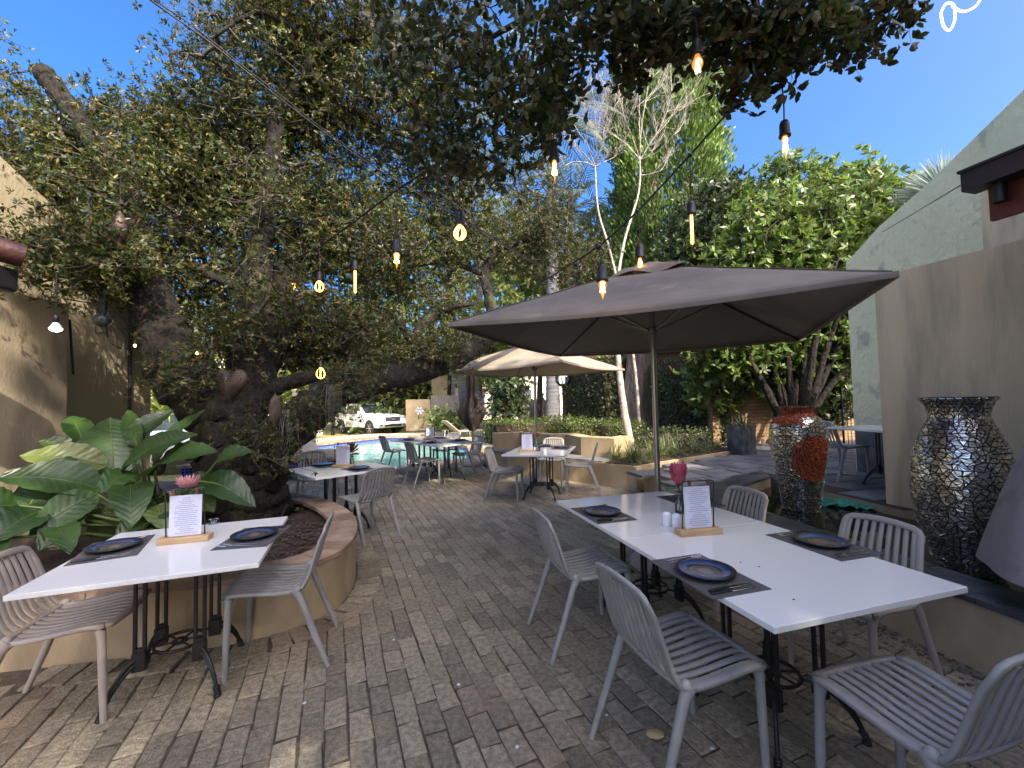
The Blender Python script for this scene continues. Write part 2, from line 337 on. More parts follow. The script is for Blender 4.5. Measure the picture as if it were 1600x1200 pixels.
def catmull(P, k=6):
    P = [npv(p) for p in P]; out = []; n = len(P)
    for i in range(n - 1):
        a, b_, c, d = P[max(i - 1, 0)], P[i], P[i + 1], P[min(i + 2, n - 1)]
        for j in range(k):
            t = j / k; out.append(.5 * ((2 * b_) + (c - a) * t + (2 * a - 5 * b_ + 4 * c - d) * t * t + (3 * b_ - a - 3 * c + d) * t ** 3))
    out.append(P[-1]); return out
def lerp_r(rs, n):
    return [float(np.interp(i / (n - 1), np.linspace(0, 1, len(rs)), rs)) for i in range(n)]
def inpoly(x, y, poly):
    c = False; n = len(poly)
    for i in range(n):
        x1, y1 = poly[i]; x2, y2 = poly[(i + 1) % n]
        if (y1 > y) != (y2 > y) and x < (x2 - x1) * (y - y1) / (y2 - y1) + x1: c = not c
    return c

def leaves_obj(name, P, D, Nn, Ln, Wd, material, parent=None, kind='quad'):
    """many leaves in one mesh; P base, D direction, Nn leaf normal, Ln length, Wd width"""
    n = len(P); D = D / (np.linalg.norm(D, axis=1, keepdims=True) + 1e-9)
    X = np.cross(D, Nn); X /= (np.linalg.norm(X, axis=1, keepdims=True) + 1e-9); Nn = np.cross(X, D)
    L_ = Ln[:, None]; W_ = Wd[:, None]
    if kind == 'quad':
        V = np.stack([P, P + D * L_ * .5 + X * W_ * .5 + Nn * W_ * .12, P + D * L_, P + D * L_ * .5 - X * W_ * .5 + Nn * W_ * .12], 1); vf = [[0, 1, 2, 3]]
    else:
        b_ = P - Nn * L_ * .02; V = np.stack([P, P + D * L_ * .3 + X * W_ * .46 + Nn * W_ * .15, P + D * L_ * .72 + X * W_ * .42 + Nn * W_ * .12, P + D * L_ - Nn * L_ * .08,
                      P + D * L_ * .72 - X * W_ * .42 + Nn * W_ * .12, P + D * L_ * .3 - X * W_ * .46 + Nn * W_ * .15], 1); vf = [[0, 1, 2, 3], [0, 3, 4, 5]]
    k = V.shape[1]; me = bpy.data.meshes.new(name); me.vertices.add(n * k); me.vertices.foreach_set('co', V.reshape(-1).astype(np.float32))
    F_ = (np.arange(n)[:, None, None] * k + np.array(vf)[None]).reshape(-1, 4)
    me.loops.add(F_.size); me.loops.foreach_set('vertex_index', F_.reshape(-1).astype(np.int32)); me.polygons.add(len(F_))
    me.polygons.foreach_set('loop_start', (np.arange(len(F_)) * 4).astype(np.int32)); me.polygons.foreach_set('loop_total', np.full(len(F_), 4, np.int32))
    me.materials.append(material); me.update(); me.validate()
    o = bpy.data.objects.new(name, me); col.objects.link(o)
    if parent: o.parent = parent
    return o
def unit(n):
    v = rg.normal(size=(n, 3)); return v / np.linalg.norm(v, axis=1, keepdims=True)
def rosettes(C, per, L0, W0, spread=.9, up=.25):
    """whorls of leaves round the points C"""
    n = len(C); ax = unit(n) * .8 + np.array([0, 0, up]); ax /= np.linalg.norm(ax, axis=1, keepdims=True)
    C2 = np.repeat(C, per, 0); A = np.repeat(ax, per, 0); d = unit(len(C2)); d = d - A * (d * A).sum(1, keepdims=True); d /= np.linalg.norm(d, axis=1, keepdims=True) + 1e-9
    D = d * spread + A * rg.uniform(.05, .8, (len(C2), 1)); Nn = A + unit(len(C2)) * .35
    L_ = L0 * rg.uniform(.65, 1.2, len(C2)); return C2 + D * .004, D, Nn, L_, W0 * rg.uniform(.75, 1.2, len(C2))

def make_tree(name, label, base, limbs, blobs, leaf, bark, cat='tree', group=None, per=8, L0=.075, W0=.027, sub=6, subr=.14, kind='quad', rr=.004, stepc=.14, flat=.0, barkjit=.25, maxtw=.035, hang=0, extra=None):
    """limbs: [(points, radii)], blobs: [(centre, (rx,ry,rz), count)] -> twigs that grow from the limbs to every clump"""
    root = empty(name, base, 0, label, cat, group); inv = -npv(base); tb = MB(); nodes_ = []; 
    for P, rs in limbs:
        Q = catmull(P, 7); rs2 = lerp_r(rs, len(Q)); Q = [q + inv + rg.normal(size=3) * r1_ * .03 for q, r1_ in zip(Q, rs2)]; rs2 = [q * (1 + rnd.uniform(-.05, .06) * (q > .05)) for q in rs2]
        tb.tube(Q, rs2, 14 if max(rs) > .08 else 7, 0, True, True, jit=barkjit if max(rs) > .05 else 0)
        for q in Q: nodes_.append(q)
    nodes_ = np.array(nodes_); nl = len(nodes_); C = []
    for c, r, k in blobs:
        u = unit(k) * (rg.uniform(.15, 1, (k, 1)) ** .42); C.append(npv(c) + inv + u * np.array(r))
    C = np.concatenate(C); d = np.sqrt(((C[:, None] - nodes_[None, ::3]) ** 2).sum(2)).min(1); C = C[np.argsort(d)]
    n = len(C); allp = np.concatenate([nodes_, C]); par = np.zeros(n, int); cnt = np.ones(n)
    for i in range(n):
        m_ = nl + i; dd = ((allp[:m_] - C[i]) ** 2).sum(1); par[i] = int(dd.argmin())
    for i in range(n - 1, -1, -1):
        if par[i] >= nl: cnt[par[i] - nl] += cnt[i]
    for i in range(n):
        a = allp[par[i]]; b_ = C[i]; m_ = (a + b_) / 2 + rg.normal(size=3) * np.linalg.norm(b_ - a) * .1; r1 = min(maxtw, rr * math.sqrt(cnt[i]))
        r0 = min(maxtw, rr * math.sqrt(cnt[par[i] - nl])) if par[i] >= nl else r1 * 1.15
        tb.tube([a, m_, b_], [r0, (r0 + r1) / 2, r1 * .9], 4, 1, False, True)
    O = rg.normal(size=(n, sub, 3)) * subr * np.array([1, 1, .75]); RC = (C[:, None] + O).reshape(-1, 3)
    if hang: RC[:, 2] -= np.abs(rg.normal(size=len(RC))) * hang
    for i in range(0, n * sub, 2 if n * sub < 9000 else 4):
        tb.tube([C[i // sub], RC[i]], [rr * .7, rr * .35], 3, 1, False, False)
    tb.build('trunk', [bark, M['twig']], root)
    o = leaves_obj('crown', *rosettes(RC, per, L0, W0, up=.25 - hang * 2), leaf, root, kind)
    return root

# ------------------------------------------------------------------ the setting
PLANT = [(-5.29, 2.31), (-3.93, 2.47), (-2.93, 2.64), (-2.33, 2.74), (-1.84, 2.86), (-1.55, 3.04), (-1.39, 3.27), (-1.37, 3.53), (-1.43, 3.86), (-1.59, 4.27), (-1.84, 4.67), (-2.25, 5.14), (-2.82, 5.53), (-3.47, 5.82), (-5.03, 5.89)]
POOL = [(-6.71, 9.66), (-3.07, 10.2), (-1.11, 11.68), (-1.6, 14.99), (-4.89, 20.05), (-6.03, 19.98), (-8, 16.49), (-7.78, 11.69)]
g = MB()
def groundz(x, y): return float(np.interp(y, [-50, 20.5, 25, 29, 33, 400], [-.03, -.03, -.30, -.30, -.03, -.03]))
import mathutils.geometry as mg
hole = [Vector((x, y, 0)) for x, y in POOL]; outer = [Vector(p) for p in ((-20, 6, 0), (12, 6, 0), (12, 22, 0), (-20, 22, 0))]
g.add([(p.x, p.y, groundz(p.x, p.y)) for p in outer + hole], mg.tessellate_polygon([outer, hole]))
xs = [-120, -60, -40, -20, 12, 30, 60, 120]; ys = [-40, 6, 22, 23, 25, 27, 29, 31, 33, 40, 60, 120, 400]
V = [(x, y, groundz(x, y)) for y in ys for x in xs]; nx = len(xs)
g.add(V, [(j * nx + i, j * nx + i + 1, (j + 1) * nx + i + 1, (j + 1) * nx + i) for j in range(len(ys) - 1) for i in range(nx - 1) if not (xs[i] == -20 and ys[j] == 6)])
structure(g.build('ground', M['grass']))
# keep the sand bed out of the pool
g = MB(); g.prism([(-9, -6), (7, -6), (7, 9.2), (-.9, 11), (-.9, 14), (7, 14), (7, 9.2)][:3] + [(-9, 9.2)], -.2, -.0075)
g.prism([(-1.0, 9.2), (3.0, 9.2), (3.0, 12.5), (-1.0, 12.5)], -.2, -.0085)
structure(g.build('sand_bed', M['joint']))

# brick paving, every brick its own block, in stretcher bond that runs away from the camera
a = R_(22.6); ux, uy = -math.sin(a), math.cos(a); vx, vy = math.cos(a), math.sin(a)   # u along the course
bk = MB(); bl, bw, jt = .22, .108, .007; COP = []
def ringdist(x, y):
    best = 9
    for i in range(len(PLANT) - 1):
        (x1, y1), (x2, y2) = PLANT[i], PLANT[i + 1]; dx, dy = x2 - x1, y2 - y1; t = max(0, min(1, ((x - x1) * dx + (y - y1) * dy) / (dx * dx + dy * dy)))
        best = min(best, math.hypot(x - x1 - t * dx, y - y1 - t * dy))
    return best
def brickblock(mb, cx, cy, ux, uy, vx, vy, l, w, z0=-.05, z=0.0, jit=.0035, tilt=.0018, segs=1, ch=.0045):
    q = []; dz = rnd.gauss(0, .001)
    c = [(-1, -1), (1, -1), (1, 1), (-1, 1)]; ti = [rnd.gauss(0, tilt) * .5 for _ in c]
    for (s1, s2), tt in zip(c, ti):
        j1, j2 = rnd.gauss(0, jit), rnd.gauss(0, jit); q.append(((l / 2 + j1) * s1, (w / 2 + j2 * .7) * s2, z + dz + tt))
    def W_(p, q_, zz): return (cx + ux * p + vx * q_, cy + uy * p + vy * q_, zz)
    V = [W_(p, r_, z0) for p, r_, zz in q] + [W_(p, r_, zz - ch) for p, r_, zz in q] + [W_(p - ch * math.copysign(1, p), r_ - ch * math.copysign(1, r_), zz) for p, r_, zz in q]
    Fs = [(8, 9, 10, 11)] + [(i, (i + 1) % 4, 4 + (i + 1) % 4, 4 + i) for i in range(4)] + [(4 + i, 4 + (i + 1) % 4, 8 + (i + 1) % 4, 8 + i) for i in range(4)]
    mb.add(V, Fs)
def wallx(y): return 2.12 + (4.5 - y) * .2
def patio(x, y):
    if y < .7 or y > 12.9 or x < -6.6 or x > 6: return False
    if y < 5.9 and inpoly(x, y, PLANT): return False
    if ringdist(x, y) < .16 and y < 6: return False
    if y < 4.6 and x > wallx(y) + .02: return False
    if 4.6 <= y < 7.15 and x > 2.12 + (y - 4.5) * .03 + (.1 if y > 5.7 else 0): return False
    if y >= 7.1 and x > 2.2 - (y - 7.1) * .93: return False
    if inpoly(x, y, [(-20, 9.3), (-6.5, 9.45), (-3.0, 9.98), (-.75, 11.4), (-.95, 13), (-20, 30)]): return False
    if inpoly(x, y, [(-7, 8.3), (-4.9, 8.7), (-3.62, 9.15), (-3.62, 10.2), (-7, 10.2)]): return False
    if abs(x) > 1.4 * y + .8: return False
    return True
for i in range(-110, 140):
    off = rnd.uniform(-.045, .045) + (.5 if i % 2 else 0) * bl
    for j in range(-10, 75):
        p, q_ = j * bl + off, i * bw; cx, cy = ux * p + vx * q_, uy * p + vy * q_
        if patio(cx, cy): brickblock(bk, cx, cy, ux, uy, vx, vy, bl - jt * 1.4, bw - jt * .9, jit=.0042)
# a soldier course bent round the planter
pl = [npv((x, y, 0)) for x, y in PLANT[2:12]]; Q = catmull(pl, 12); acc = 0
for i in range(1, len(Q)):
    d = Q[i] - Q[i - 1]; L_ = np.linalg.norm(d); acc += L_
    if acc >= .112:
        acc -= .112; t = d / L_; nn = np.array([t[1], -t[0], 0]); c = Q[i] + nn * .118
        brickblock(bk, c[0], c[1], nn[0], nn[1], t[0], t[1], .212, .104, z=.007)
structure(bk.build('brick_paving', M['brick']))

# the ring planter with the old tree
pw = MB(); rim = catmull([npv((x, y, 0)) for x, y in PLANT], 5); n = len(rim)
V = []
for i in range(n):
    t = rim[min(i + 1, n - 1)] - rim[max(i - 1, 0)]; t /= np.linalg.norm(t); nn = np.array([t[1], -t[0], 0])
    V += [rim[i] + (0, 0, -.05), rim[i] + (0, 0, .385), rim[i] - nn * .16 + (0, 0, .385), rim[i] - nn * .16 + (0, 0, -.05)]
pw.add(V, [(i * 4 + j, (i + 1) * 4 + j, (i + 1) * 4 + (j + 1) % 4, i * 4 + (j + 1) % 4) for i in range(n - 1) for j in range(3)])
pl_root = empty('ring_planter', (-1.5, 2.6, 0), 0, 'curved ochre plastered planter wall with red brick coping round the old tree', 'planter')
def local(mb, o): mb.v = [(x - o[0], y - o[1], z - o[2]) for x, y, z in mb.v]; return mb
local(pw, (-1.5, 2.6, 0)).build('wall', M['ochre'], pl_root)
cp = MB(); acc = 0; last = 0
for i in range(1, n):
    acc += np.linalg.norm(rim[i] - rim[i - 1])
    if acc > .2 or i == n - 1:
        def off(k, o):
            t = rim[min(k + 1, n - 1)] - rim[max(k - 1, 0)]; t /= np.linalg.norm(t); return rim[k] + np.array([t[1], -t[0], 0]) * o
        A, B, C_, D = off(last, .018), off(i, .018), off(i, -.235), off(last, -.235); z = .42 + rnd.gauss(0, .0015); mid = (A + B + C_ + D) / 4
        pts = [mid + (p - mid) * .985 for p in (A, B, C_, D)]
        cp.prism([(p[0], p[1]) for p in pts][::1], .387, z); acc = 0; last = i
local(cp, (-1.5, 2.6, 0)).build('coping', M['coping'], pl_root, bevel=.006)
sb = MB(); inner = [(x * .97 - .05, 3.6 + (y - 3.6) * .93) for x, y, z in rim[::3]]; sb.prism(inner, .1, .33); structure(sb.build('planter_soil', M['soil']))
mu = MB()
for i in range(1500):
    x, y = rnd.uniform(-3.2, -1.5), rnd.uniform(2.4, 4.6)
    if inpoly(x, y, PLANT) and ringdist(x, y) > .24:
        mu.box((x, y, .335 + rnd.random() * .02), (rnd.uniform(.02, .07), rnd.uniform(.008, .02), .006), rnd.uniform(0, 3.1))
tag(mu.build('bark_mulch', M['mulch']), 'dark bark chips over the soil of the ring planter', 'mulch', kind='stuff')

# slate terrace, pond and its walls
tz = .36
te = MB(); TER = [(2.24, 4.9), (2.52, 5.63), (3.84, 6.64), (3.72, 6.0), (3.92, 4.9), (3.97, 4.4), (12, 3.4), (14.31, 14.07), (6.59, 13.48), (5.06, 9.3), (2.15, 7.13)]
te.prism(TER, -.1, tz - .012, 0, 1); structure(te.build('terrace_bed', [M['soil'], M['ochre']]))
sl = MB(); row = 0; y = 4.0
ta = R_(15); tu = (math.cos(ta), math.sin(ta)); tv = (-math.sin(ta), math.cos(ta))
for i in range(-4, 24):
    for j in range(-6, 26):
        ww, hh = .62, .46; cx = 2.3 + tu[0] * (i + .5 * (j % 2)) * ww + tv[0] * j * hh; cy = 4.1 + tu[1] * (i + .5 * (j % 2)) * ww + tv[1] * j * hh
        if inpoly(cx, cy, TER) and not inpoly(cx, cy, [(2.2, 3.9), (2.5, 5.75), (3.85, 6.75), (3.95, 6.0), (4.12, 4.9), (4.15, 3.8), (12, 3.0), (12, 1)]):
            brickblock(sl, cx, cy, tu[0], tu[1], tv[0], tv[1], ww - .035, hh - .03, z0=tz - .05, z=tz, jit=.008, tilt=.003)
structure(sl.build('slate_terrace', M['slate']))
WA = (4.05, 4.7)        # near corner of the tall beige wall
pond_in = [(3.1, 1.1), (2.41, 4.61), (2.79, 5.38), (3.62, 6.06), (3.98, 5.3), (3.93, 4.57), (4.95, 1.52)]
pn = MB(); pn.prism(pond_in, .05, .27); structure(pn.build('pond_water', M['pond']))
po = [(wallx(1.1), 1.1), (wallx(2.4), 2.4), (wallx(3.6), 3.6), (2.12, 4.5), (2.52, 5.63), (3.87, 6.66)]
pi_ = [(3.12, 1.15), (2.86, 2.45), (2.60, 3.65), (2.42, 4.63), (2.8, 5.4), (3.63, 6.08)]
pr = empty('pond_wall', (2.1, 3.0, 0), 0, 'low ochre pond wall capped with dark slate beside the long table', 'wall')
a_ = MB(); V = []
for (x, y), (x2, y2) in zip(po, pi_): V += [(x, y, -.05), (x, y, .375), (x2, y2, .375), (x2, y2, -.05)]
a_.add(V, [(i * 4 + j, i * 4 + (j + 1) % 4, (i + 1) * 4 + (j + 1) % 4, (i + 1) * 4 + j) for i in range(5) for j in range(4)])
local(a_, (2.1, 3.0, 0)).build('wall', M['ochre'], pr)
a_ = MB()
for i in range(5):
    k = max(1, round(math.dist(po[i], po[i + 1]) / .42))
    for j in range(k):
        def P_(L_, t): return npv((L_[i][0] + (L_[i + 1][0] - L_[i][0]) * t, L_[i][1] + (L_[i + 1][1] - L_[i][1]) * t, 0))
        A, B, C_, D = P_(po, j / k), P_(po, (j + 1) / k), P_(pi_, (j + 1) / k), P_(pi_, j / k); o1 = (A - D) / np.linalg.norm(A - D) * .02
        pts = [A + o1, B + o1, C_, D]; mid = sum(pts) / 4; pts = [mid + (p - mid) * .988 for p in pts]
        a_.prism([(p[0], p[1]) for p in pts], .377, .41 + rnd.gauss(0, .002))
local(a_, (2.1, 3.0, 0)).build('coping', M['slate_wet'], pr, bevel=.005)
nt_ = MB(); c0 = at(1300, 786, .29); V = []
for i in range(25):
    for j in range(13): u, v = i / 24 - .5, j / 12 - .5; V.append((c0.x + u * .62 + v * .1, c0.y - u * .35 + v * .28, .285 + .06 * (1 - 4 * u * u) * (1 - 3 * v * v) * (.6 + .4 * math.sin(i * 1.3 + j)) + rnd.gauss(0, .012)))
nt_.add(V, [(i * 13 + j, (i + 1) * 13 + j, (i + 1) * 13 + j + 1, i * 13 + j + 1) for i in range(24) for j in range(12)])
tag(nt_.build('pond_net', M['netgreen']), 'crumpled green net lying in the pond beside the red dotted vase', 'net')
pb = MB()
for i in range(500):
    x, y = rnd.uniform(2.0, 2.2), 0; y = rnd.uniform(1.4, 3.6); x = wallx(y) - abs(rnd.gauss(0, .09)); s = rnd.uniform(.004, .012); pb.box((x, y, s * .3), (s * 2, s * 1.5, s), rnd.random() * 3)
tag(pb.build('loose_gravel', M['pebble']), 'crumbs of gravel and dry leaves along the foot of the pond wall', 'gravel', kind='stuff')

# bench planter behind the middle table
br = empty('bench_planter', (2.0, 6.2, 0), 0, 'long ochre planter with a built-in slate topped bench behind the middle table', 'planter')
b1 = MB(); low = [(0.02, 9.14), (0.78, 8.51), (1.1, 8.17), (1.93, 7.34), (2.05, 7.19), (2.57, 7.61), (5.02, 9.28), (4.99, 9.67), (3.02, 12.46), (0.58, 11.94), (-0.48, 11.21), (-0.72, 10.54), (-0.56, 9.9)]
b1.prism(low, -.05, .405); local(b1, (2.0, 6.2, 0)).build('wall', M['ochre'], br)
b2 = MB(); back = [(-.46, 10.0), (.15, 10.05), (.8, 9.42), (1.15, 9.35), (1.36, 8.6), (1.91, 8.1), (2.4, 8.6)]
boff = [(-.5, 10.35), (.22, 10.4), (.98, 9.72), (1.42, 9.62), (1.62, 8.78), (1.93, 8.5), (2.2, 8.8)]
for i in range(6): b2.prism([back[i], back[i + 1], boff[i + 1], boff[i]], .40, .80 - .003 * (i % 2))
local(b2, (2.0, 6.2, 0)).build('back_wall', M['ochre'], br)
b3 = MB(); b3.prism([(0.04, 9.07), (0.79, 8.49), (1.1, 8.18), (1.59, 7.73), (1.88, 8.1), (1.35, 8.67), (1.13, 9.62), (0.77, 9.58), (0.4, 10.59), (0.11, 10.38), (-0.43, 10.32), (-0.63, 10.25), (-0.49, 9.7)], .407, .43)
local(b3, (2.0, 6.2, 0)).build('bench_top', M['slate'], br, bevel=.004)
b4 = MB(); b4.prism([(1.64, 7.67), (2.05, 7.26), (2.56, 7.67), (4.95, 9.32), (4.87, 9.6), (3.44, 10.69), (2.14, 9.08), (1.88, 8.1)], .406, .418); local(b4, (2.0, 6.2, 0)).build('planter_soil', M['soil'], br)

# tall beige wall, pale green gabled house, brick wall
dirw = np.array([math.sin(R_(15)), -math.cos(R_(15)), 0]); nrw = np.array([math.cos(R_(15)), math.sin(R_(15)), 0])
def wallplane(P, t, off=0): return npv((P[0], P[1], 0)) + dirw * t + nrw * off
w = MB(); P = [wallplane(WA, 0), wallplane(WA, 4.2), wallplane(WA, 4.2, .3), wallplane(WA, 0, .3)]
w.prism([(p[0], p[1]) for p in P], 0, 2.83)
tag(local(w, (WA[0], WA[1], 0)).build('garden_wall', M['beige_wall'], bevel=.012), 'tall stained beige wall behind the large mirror vase', 'wall').location = (WA[0], WA[1], 0)
HB = (5.27, 6.61)
hr = empty('gabled_house', (HB[0], HB[1], 0), 0, 'pale green plastered house gable rising above the beige wall', 'house')
w = MB(); prof = [(0, 0), (0, 3.6), (.5, 3.98), (1.12, 4.32), (2.04, 4.92), (3.9, 6.3), (7.8, 3.2), (7.8, 0)]
A = [wallplane(HB, t) + (0, 0, z) for t, z in prof]; B = [wallplane(HB, t, 6) + (0, 0, z) for t, z in prof]; k = len(prof)
w.add(A + B, [tuple(range(k)), tuple(range(2 * k - 1, k - 1, -1))] + [(i, i + k, (i + 1) % k + k, (i + 1) % k) for i in range(k)])
local(w, (HB[0], HB[1], 0)).build('gable_wall', M['green_plaster'], hr, bevel=.01)
w = MB(); p = wallplane(HB, .02, -.012); q = wallplane(HB, .9, -.012); w.quad(p + (0, 0, .36), q + (0, 0, .36), q + (0, 0, .98), p + (0, 0, .98)); local(w, (HB[0], HB[1], 0)).build('slate_plinth', M['slate_wet'], hr)
w = MB(); p = wallplane(HB, 1.62, -.004); q = wallplane(HB, 3.2, -.004); w.quad(p + (0, 0, 2.0), q + (0, 0, 2.0), q + (0, 0, 4.05), p + (0, 0, 4.05)); local(w, (HB[0], HB[1], 0)).build('stained_patch', M['beige_wall'], hr)
w = MB(); BW = [(4.89, 10.46), (10.8, 11.6), (10.8, 11.9), (4.89, 10.76)]; w.prism(BW, 0, 3.1)
tag(local(w, (4.89, 10.46, 0)).build('brick_wall', M['facebrick'], uvw=True), 'yellow face brick wall behind the dark multi-stemmed tree', 'wall').location = (4.89, 10.46, 0)
w = MB(); w.prism([(3.6, 13.4), (8.8, 12.7), (9.0, 14.0), (3.9, 14.6)], 0, 3.0); gr = empty('brick_outbuilding', (3.6, 12.4, 0), 0, 'low brick outbuilding with a white roof edge seen under the big parasol', 'building')
local(w, (3.6, 12.4, 0)).build('wall', M['facebrick'], gr, uvw=True)
w = MB(); w.prism([(3.3, 13.2), (9.0, 12.4), (9.3, 14.2), (3.7, 15)], 3.0, 3.12); local(w, (3.6, 12.4, 0)).build('roof_edge', M['white_wall'], gr)
# iron gate
gt = empty('iron_gate', (7.35, 9.5, .36), R_(12), 'small black iron bar gate in front of the brick wall', 'gate'); w = MB()
for i in range(9): w.tube([(i * .1, 0, .02), (i * .1, 0, 1.28)], .008, 5)
w.build('bars', M['iron'], gt); w = MB(); 
for z in (.05, .45, .85, 1.28): w.box((.4, 0, z), (.84, .02, .025))
for x in (-.02, .82): w.box((x, 0, .66), (.03, .03, 1.32))
w.build('gate_frame', M['iron'], gt)

# left boundary wall and the house behind it
w = MB(); w.prism([(-5.0, -1), (-4.8, -1), (-4.8, 4.6), (-5.0, 4.6)], 0, 2.7)
tag(local(w, (-5, 0, 0)).build('boundary_wall', M['left_wall'], bevel=.012), 'brown plastered boundary wall with sun flecks at the left edge', 'wall').location = (-5, 0, 0)
lh = empty('tan_house', (-5.1, 6.0, 0), 0, 'tan plastered house side wall behind the broad-leaved plant', 'house')
w = MB(); pf = [(-1.0, 0), (6.0, 0), (6.0, 3.1), (4.2, 4.1), (1.5, 5.6), (-1, 4.6)]
A = [(-5.1, y, z) for y, z in pf]; B = [(-9.5, y, z) for y, z in pf]; k = len(pf)
w.add(A + B, [tuple(range(k)), tuple(range(2 * k - 1, k - 1, -1))] + [(i, (i + 1) % k, (i + 1) % k + k, i + k) for i in range(k)])
local(w, (-5.1, 6.0, 0)).build('wall', M['house_left'], lh, bevel=.01)
w = MB(); w.tube([(.035, -.36, .0), (.035, -.36, 2.9)], .022, 8); w.build('drain_pipe', M['black'], lh)
w = MB(); w.tube([(.03, -1.15, 2.35), (.03, -1.6, 2.62), (.03, -2.6, 2.62)], .008, 6); w.tube([(.2, -1.25, 1.95), (.2, -1.3, 2.55), (.02, -1.5, 2.62)], .012, 6); w.build('wall_cable', M['black'], lh)
# tiled eave on the near left
ev = empty('tiled_eave', (-4.6, 2.9, 2.4), 0, 'end of a red tiled roof with dark beam poking in at the left edge', 'roof')
w = MB()
for k in range(5):
    P = [(-.5 - .13 * k * 0 - 1.2, 0, 0)]
def eavept(px, py, Y): p = atY(px, py, Y); return p - Vector((-4.6, 2.9, 2.4))
for k, (px, py) in enumerate([(28, 400), (-10, 388), (-60, 372)]):
    c = eavept(px, py, 3.1); w.tube([c + Vector((.1, -.05, -.02)), c + Vector((-.2, -.5, .06)), c + Vector((-.5, -1.1, .18))], [.085, .09, .09], 12)
w.build('roof_tiles', M['tile_red'], ev, bevel=0)
w = MB(); c = eavept(8, 438, 3.05); w.box((c.x - .35, c.y - .1, c.z), (.85, .16, .17), R_(8)); w.build('beam', M['black'], ev, bevel=.02)

# veranda roof on the near right
vr = empty('veranda_roof', (3.03, 2.8, 2.93), 0, 'veranda roof edge with dark gutter and red fascia at the right edge', 'roof')
def vp(t, o, z): p = dirw * t + nrw * o; return (p[0], p[1], z)
w = MB(); A = [vp(0, 0, .08), vp(4, 0, .08), vp(4, .14, .08), vp(0, .14, .08)]; w.add([*A, *[(x, y, z - .13) for x, y, z in A]], [(0, 1, 2, 3), (7, 6, 5, 4), (0, 4, 5, 1), (1, 5, 6, 2), (2, 6, 7, 3), (3, 7, 4, 0)])
A = [vp(-.01, -.015, .095), vp(4, -.015, .095), vp(4, .155, .095), vp(-.01, .155, .095)]; w.add([*A, *[(x, y, z - .02) for x, y, z in A]], [(0, 1, 2, 3), (7, 6, 5, 4), (0, 4, 5, 1), (1, 5, 6, 2), (2, 6, 7, 3), (3, 7, 4, 0)])
w.build('gutter', M['gutter'], vr, bevel=.004)
w = MB(); A = [vp(.05, .17, .02), vp(4, .17, .02), vp(4, .21, .02), vp(.05, .21, .02)]; w.add([*A, *[(x, y, z - .27) for x, y, z in A]], [(0, 1, 2, 3), (7, 6, 5, 4), (0, 4, 5, 1), (1, 5, 6, 2), (2, 6, 7, 3), (3, 7, 4, 0)]); w.build('fascia', M['fascia'], vr)
w = MB(); p = vp(.14, .1, 0); w.tube([(p[0], p[1], -.05), (p[0], p[1], -.17)], .035, 14); w.build('downpipe_outlet', M['black'], vr)
w = MB(); A = [vp(.05, .22, .1), vp(5.5, .22, .1), vp(5.5, 4.6, 1.9), vp(.05, 4.6, 1.9)]; w.add([*A, *[(x, y, z - .08) for x, y, z in A]], [(0, 1, 2, 3), (7, 6, 5, 4), (0, 4, 5, 1), (1, 5, 6, 2), (2, 6, 7, 3), (3, 7, 4, 0)]); w.build('roof_slab', M['tile_red'], vr)
w = MB(); A = [vp(.2, 2.4, .9), vp(8.5, 2.4, .9), vp(8.5, 2.7, .9), vp(.2, 2.7, .9)]; w.add([*A, *[(x, y, -2.9) for x, y, z in A]], [(0, 1, 2, 3), (7, 6, 5, 4), (0, 4, 5, 1), (1, 5, 6, 2), (2, 6, 7, 3), (3, 7, 4, 0)]); w.build('back_wall', M['ochre'], vr)  # wall out of view, added under the roof to stop the sun

# ------------------------------------------------------------------ pool
w = MB()
for i in range(len(POOL)):
    (x1, y1), (x2, y2) = POOL[i], POOL[(i + 1) % len(POOL)]; w.quad((x1, y1, -1.2), (x2, y2, -1.2), (x2, y2, .0), (x1, y1, .0))
structure(w.build('pool_tiles', M['pooltile'], uvw=True))
w = MB(); w.add([(x, y, -.16) for x, y in POOL], [tuple(range(len(POOL)))]); structure(w.build('pool_water', M['water']))
w = MB(); ncp = len(POOL)
def offp(i, o):
    p0, p1, p2 = [np.array(POOL[(i + k) % ncp], float) for k in (-1, 0, 1)]; a_ = (p1 - p0) / np.linalg.norm(p1 - p0); b_ = (p2 - p1) / np.linalg.norm(p2 - p1)
    n1, n2 = np.array([a_[1], -a_[0]]), np.array([b_[1], -b_[0]]); m_ = n1 + n2; m_ /= np.linalg.norm(m_); return p1 + m_ * o / max(.4, m_ @ n1)
for i in range(ncp):
    A, B, C_, D = offp(i, -.03), offp(i + 1, -.03), offp(i + 1, .38), offp(i, .38); k = max(1, int(np.linalg.norm(B - A) / .5))
    for j in range(k):
        t0, t1 = (j + .01) / k, (j + .99) / k; w.prism([tuple(A + (B - A) * t0), tuple(A + (B - A) * t1), tuple(D + (C_ - D) * t1), tuple(D + (C_ - D) * t0)], -.06, .012 + rnd.gauss(0, .002))
structure(w.build('pool_coping', M['coping']))
w = MB(); w.prism([(-9.2, 15.5), (-8.9, 17.3), (-6.6, 21.3), (-4.6, 21.2), (-1.2, 15.9), (-.7, 12.0), (1.2, 12.6), (-.6, 17.5), (-4.2, 22.4), (-7.6, 22.4), (-11, 17)], -.3, -.012); structure(w.build('pool_surround', M['path']))
sp = empty('pool_spa', (-5.2, 9.3, 0), 0, 'raised blue tiled spa rim with brick coping at the near corner of the pool', 'pool edge')
SPA = [(-6.7, 8.63), (-5.08, 9), (-3.77, 9.38), (-4.07, 10.1), (-4.4, 11.17), (-6.42, 11.1)]
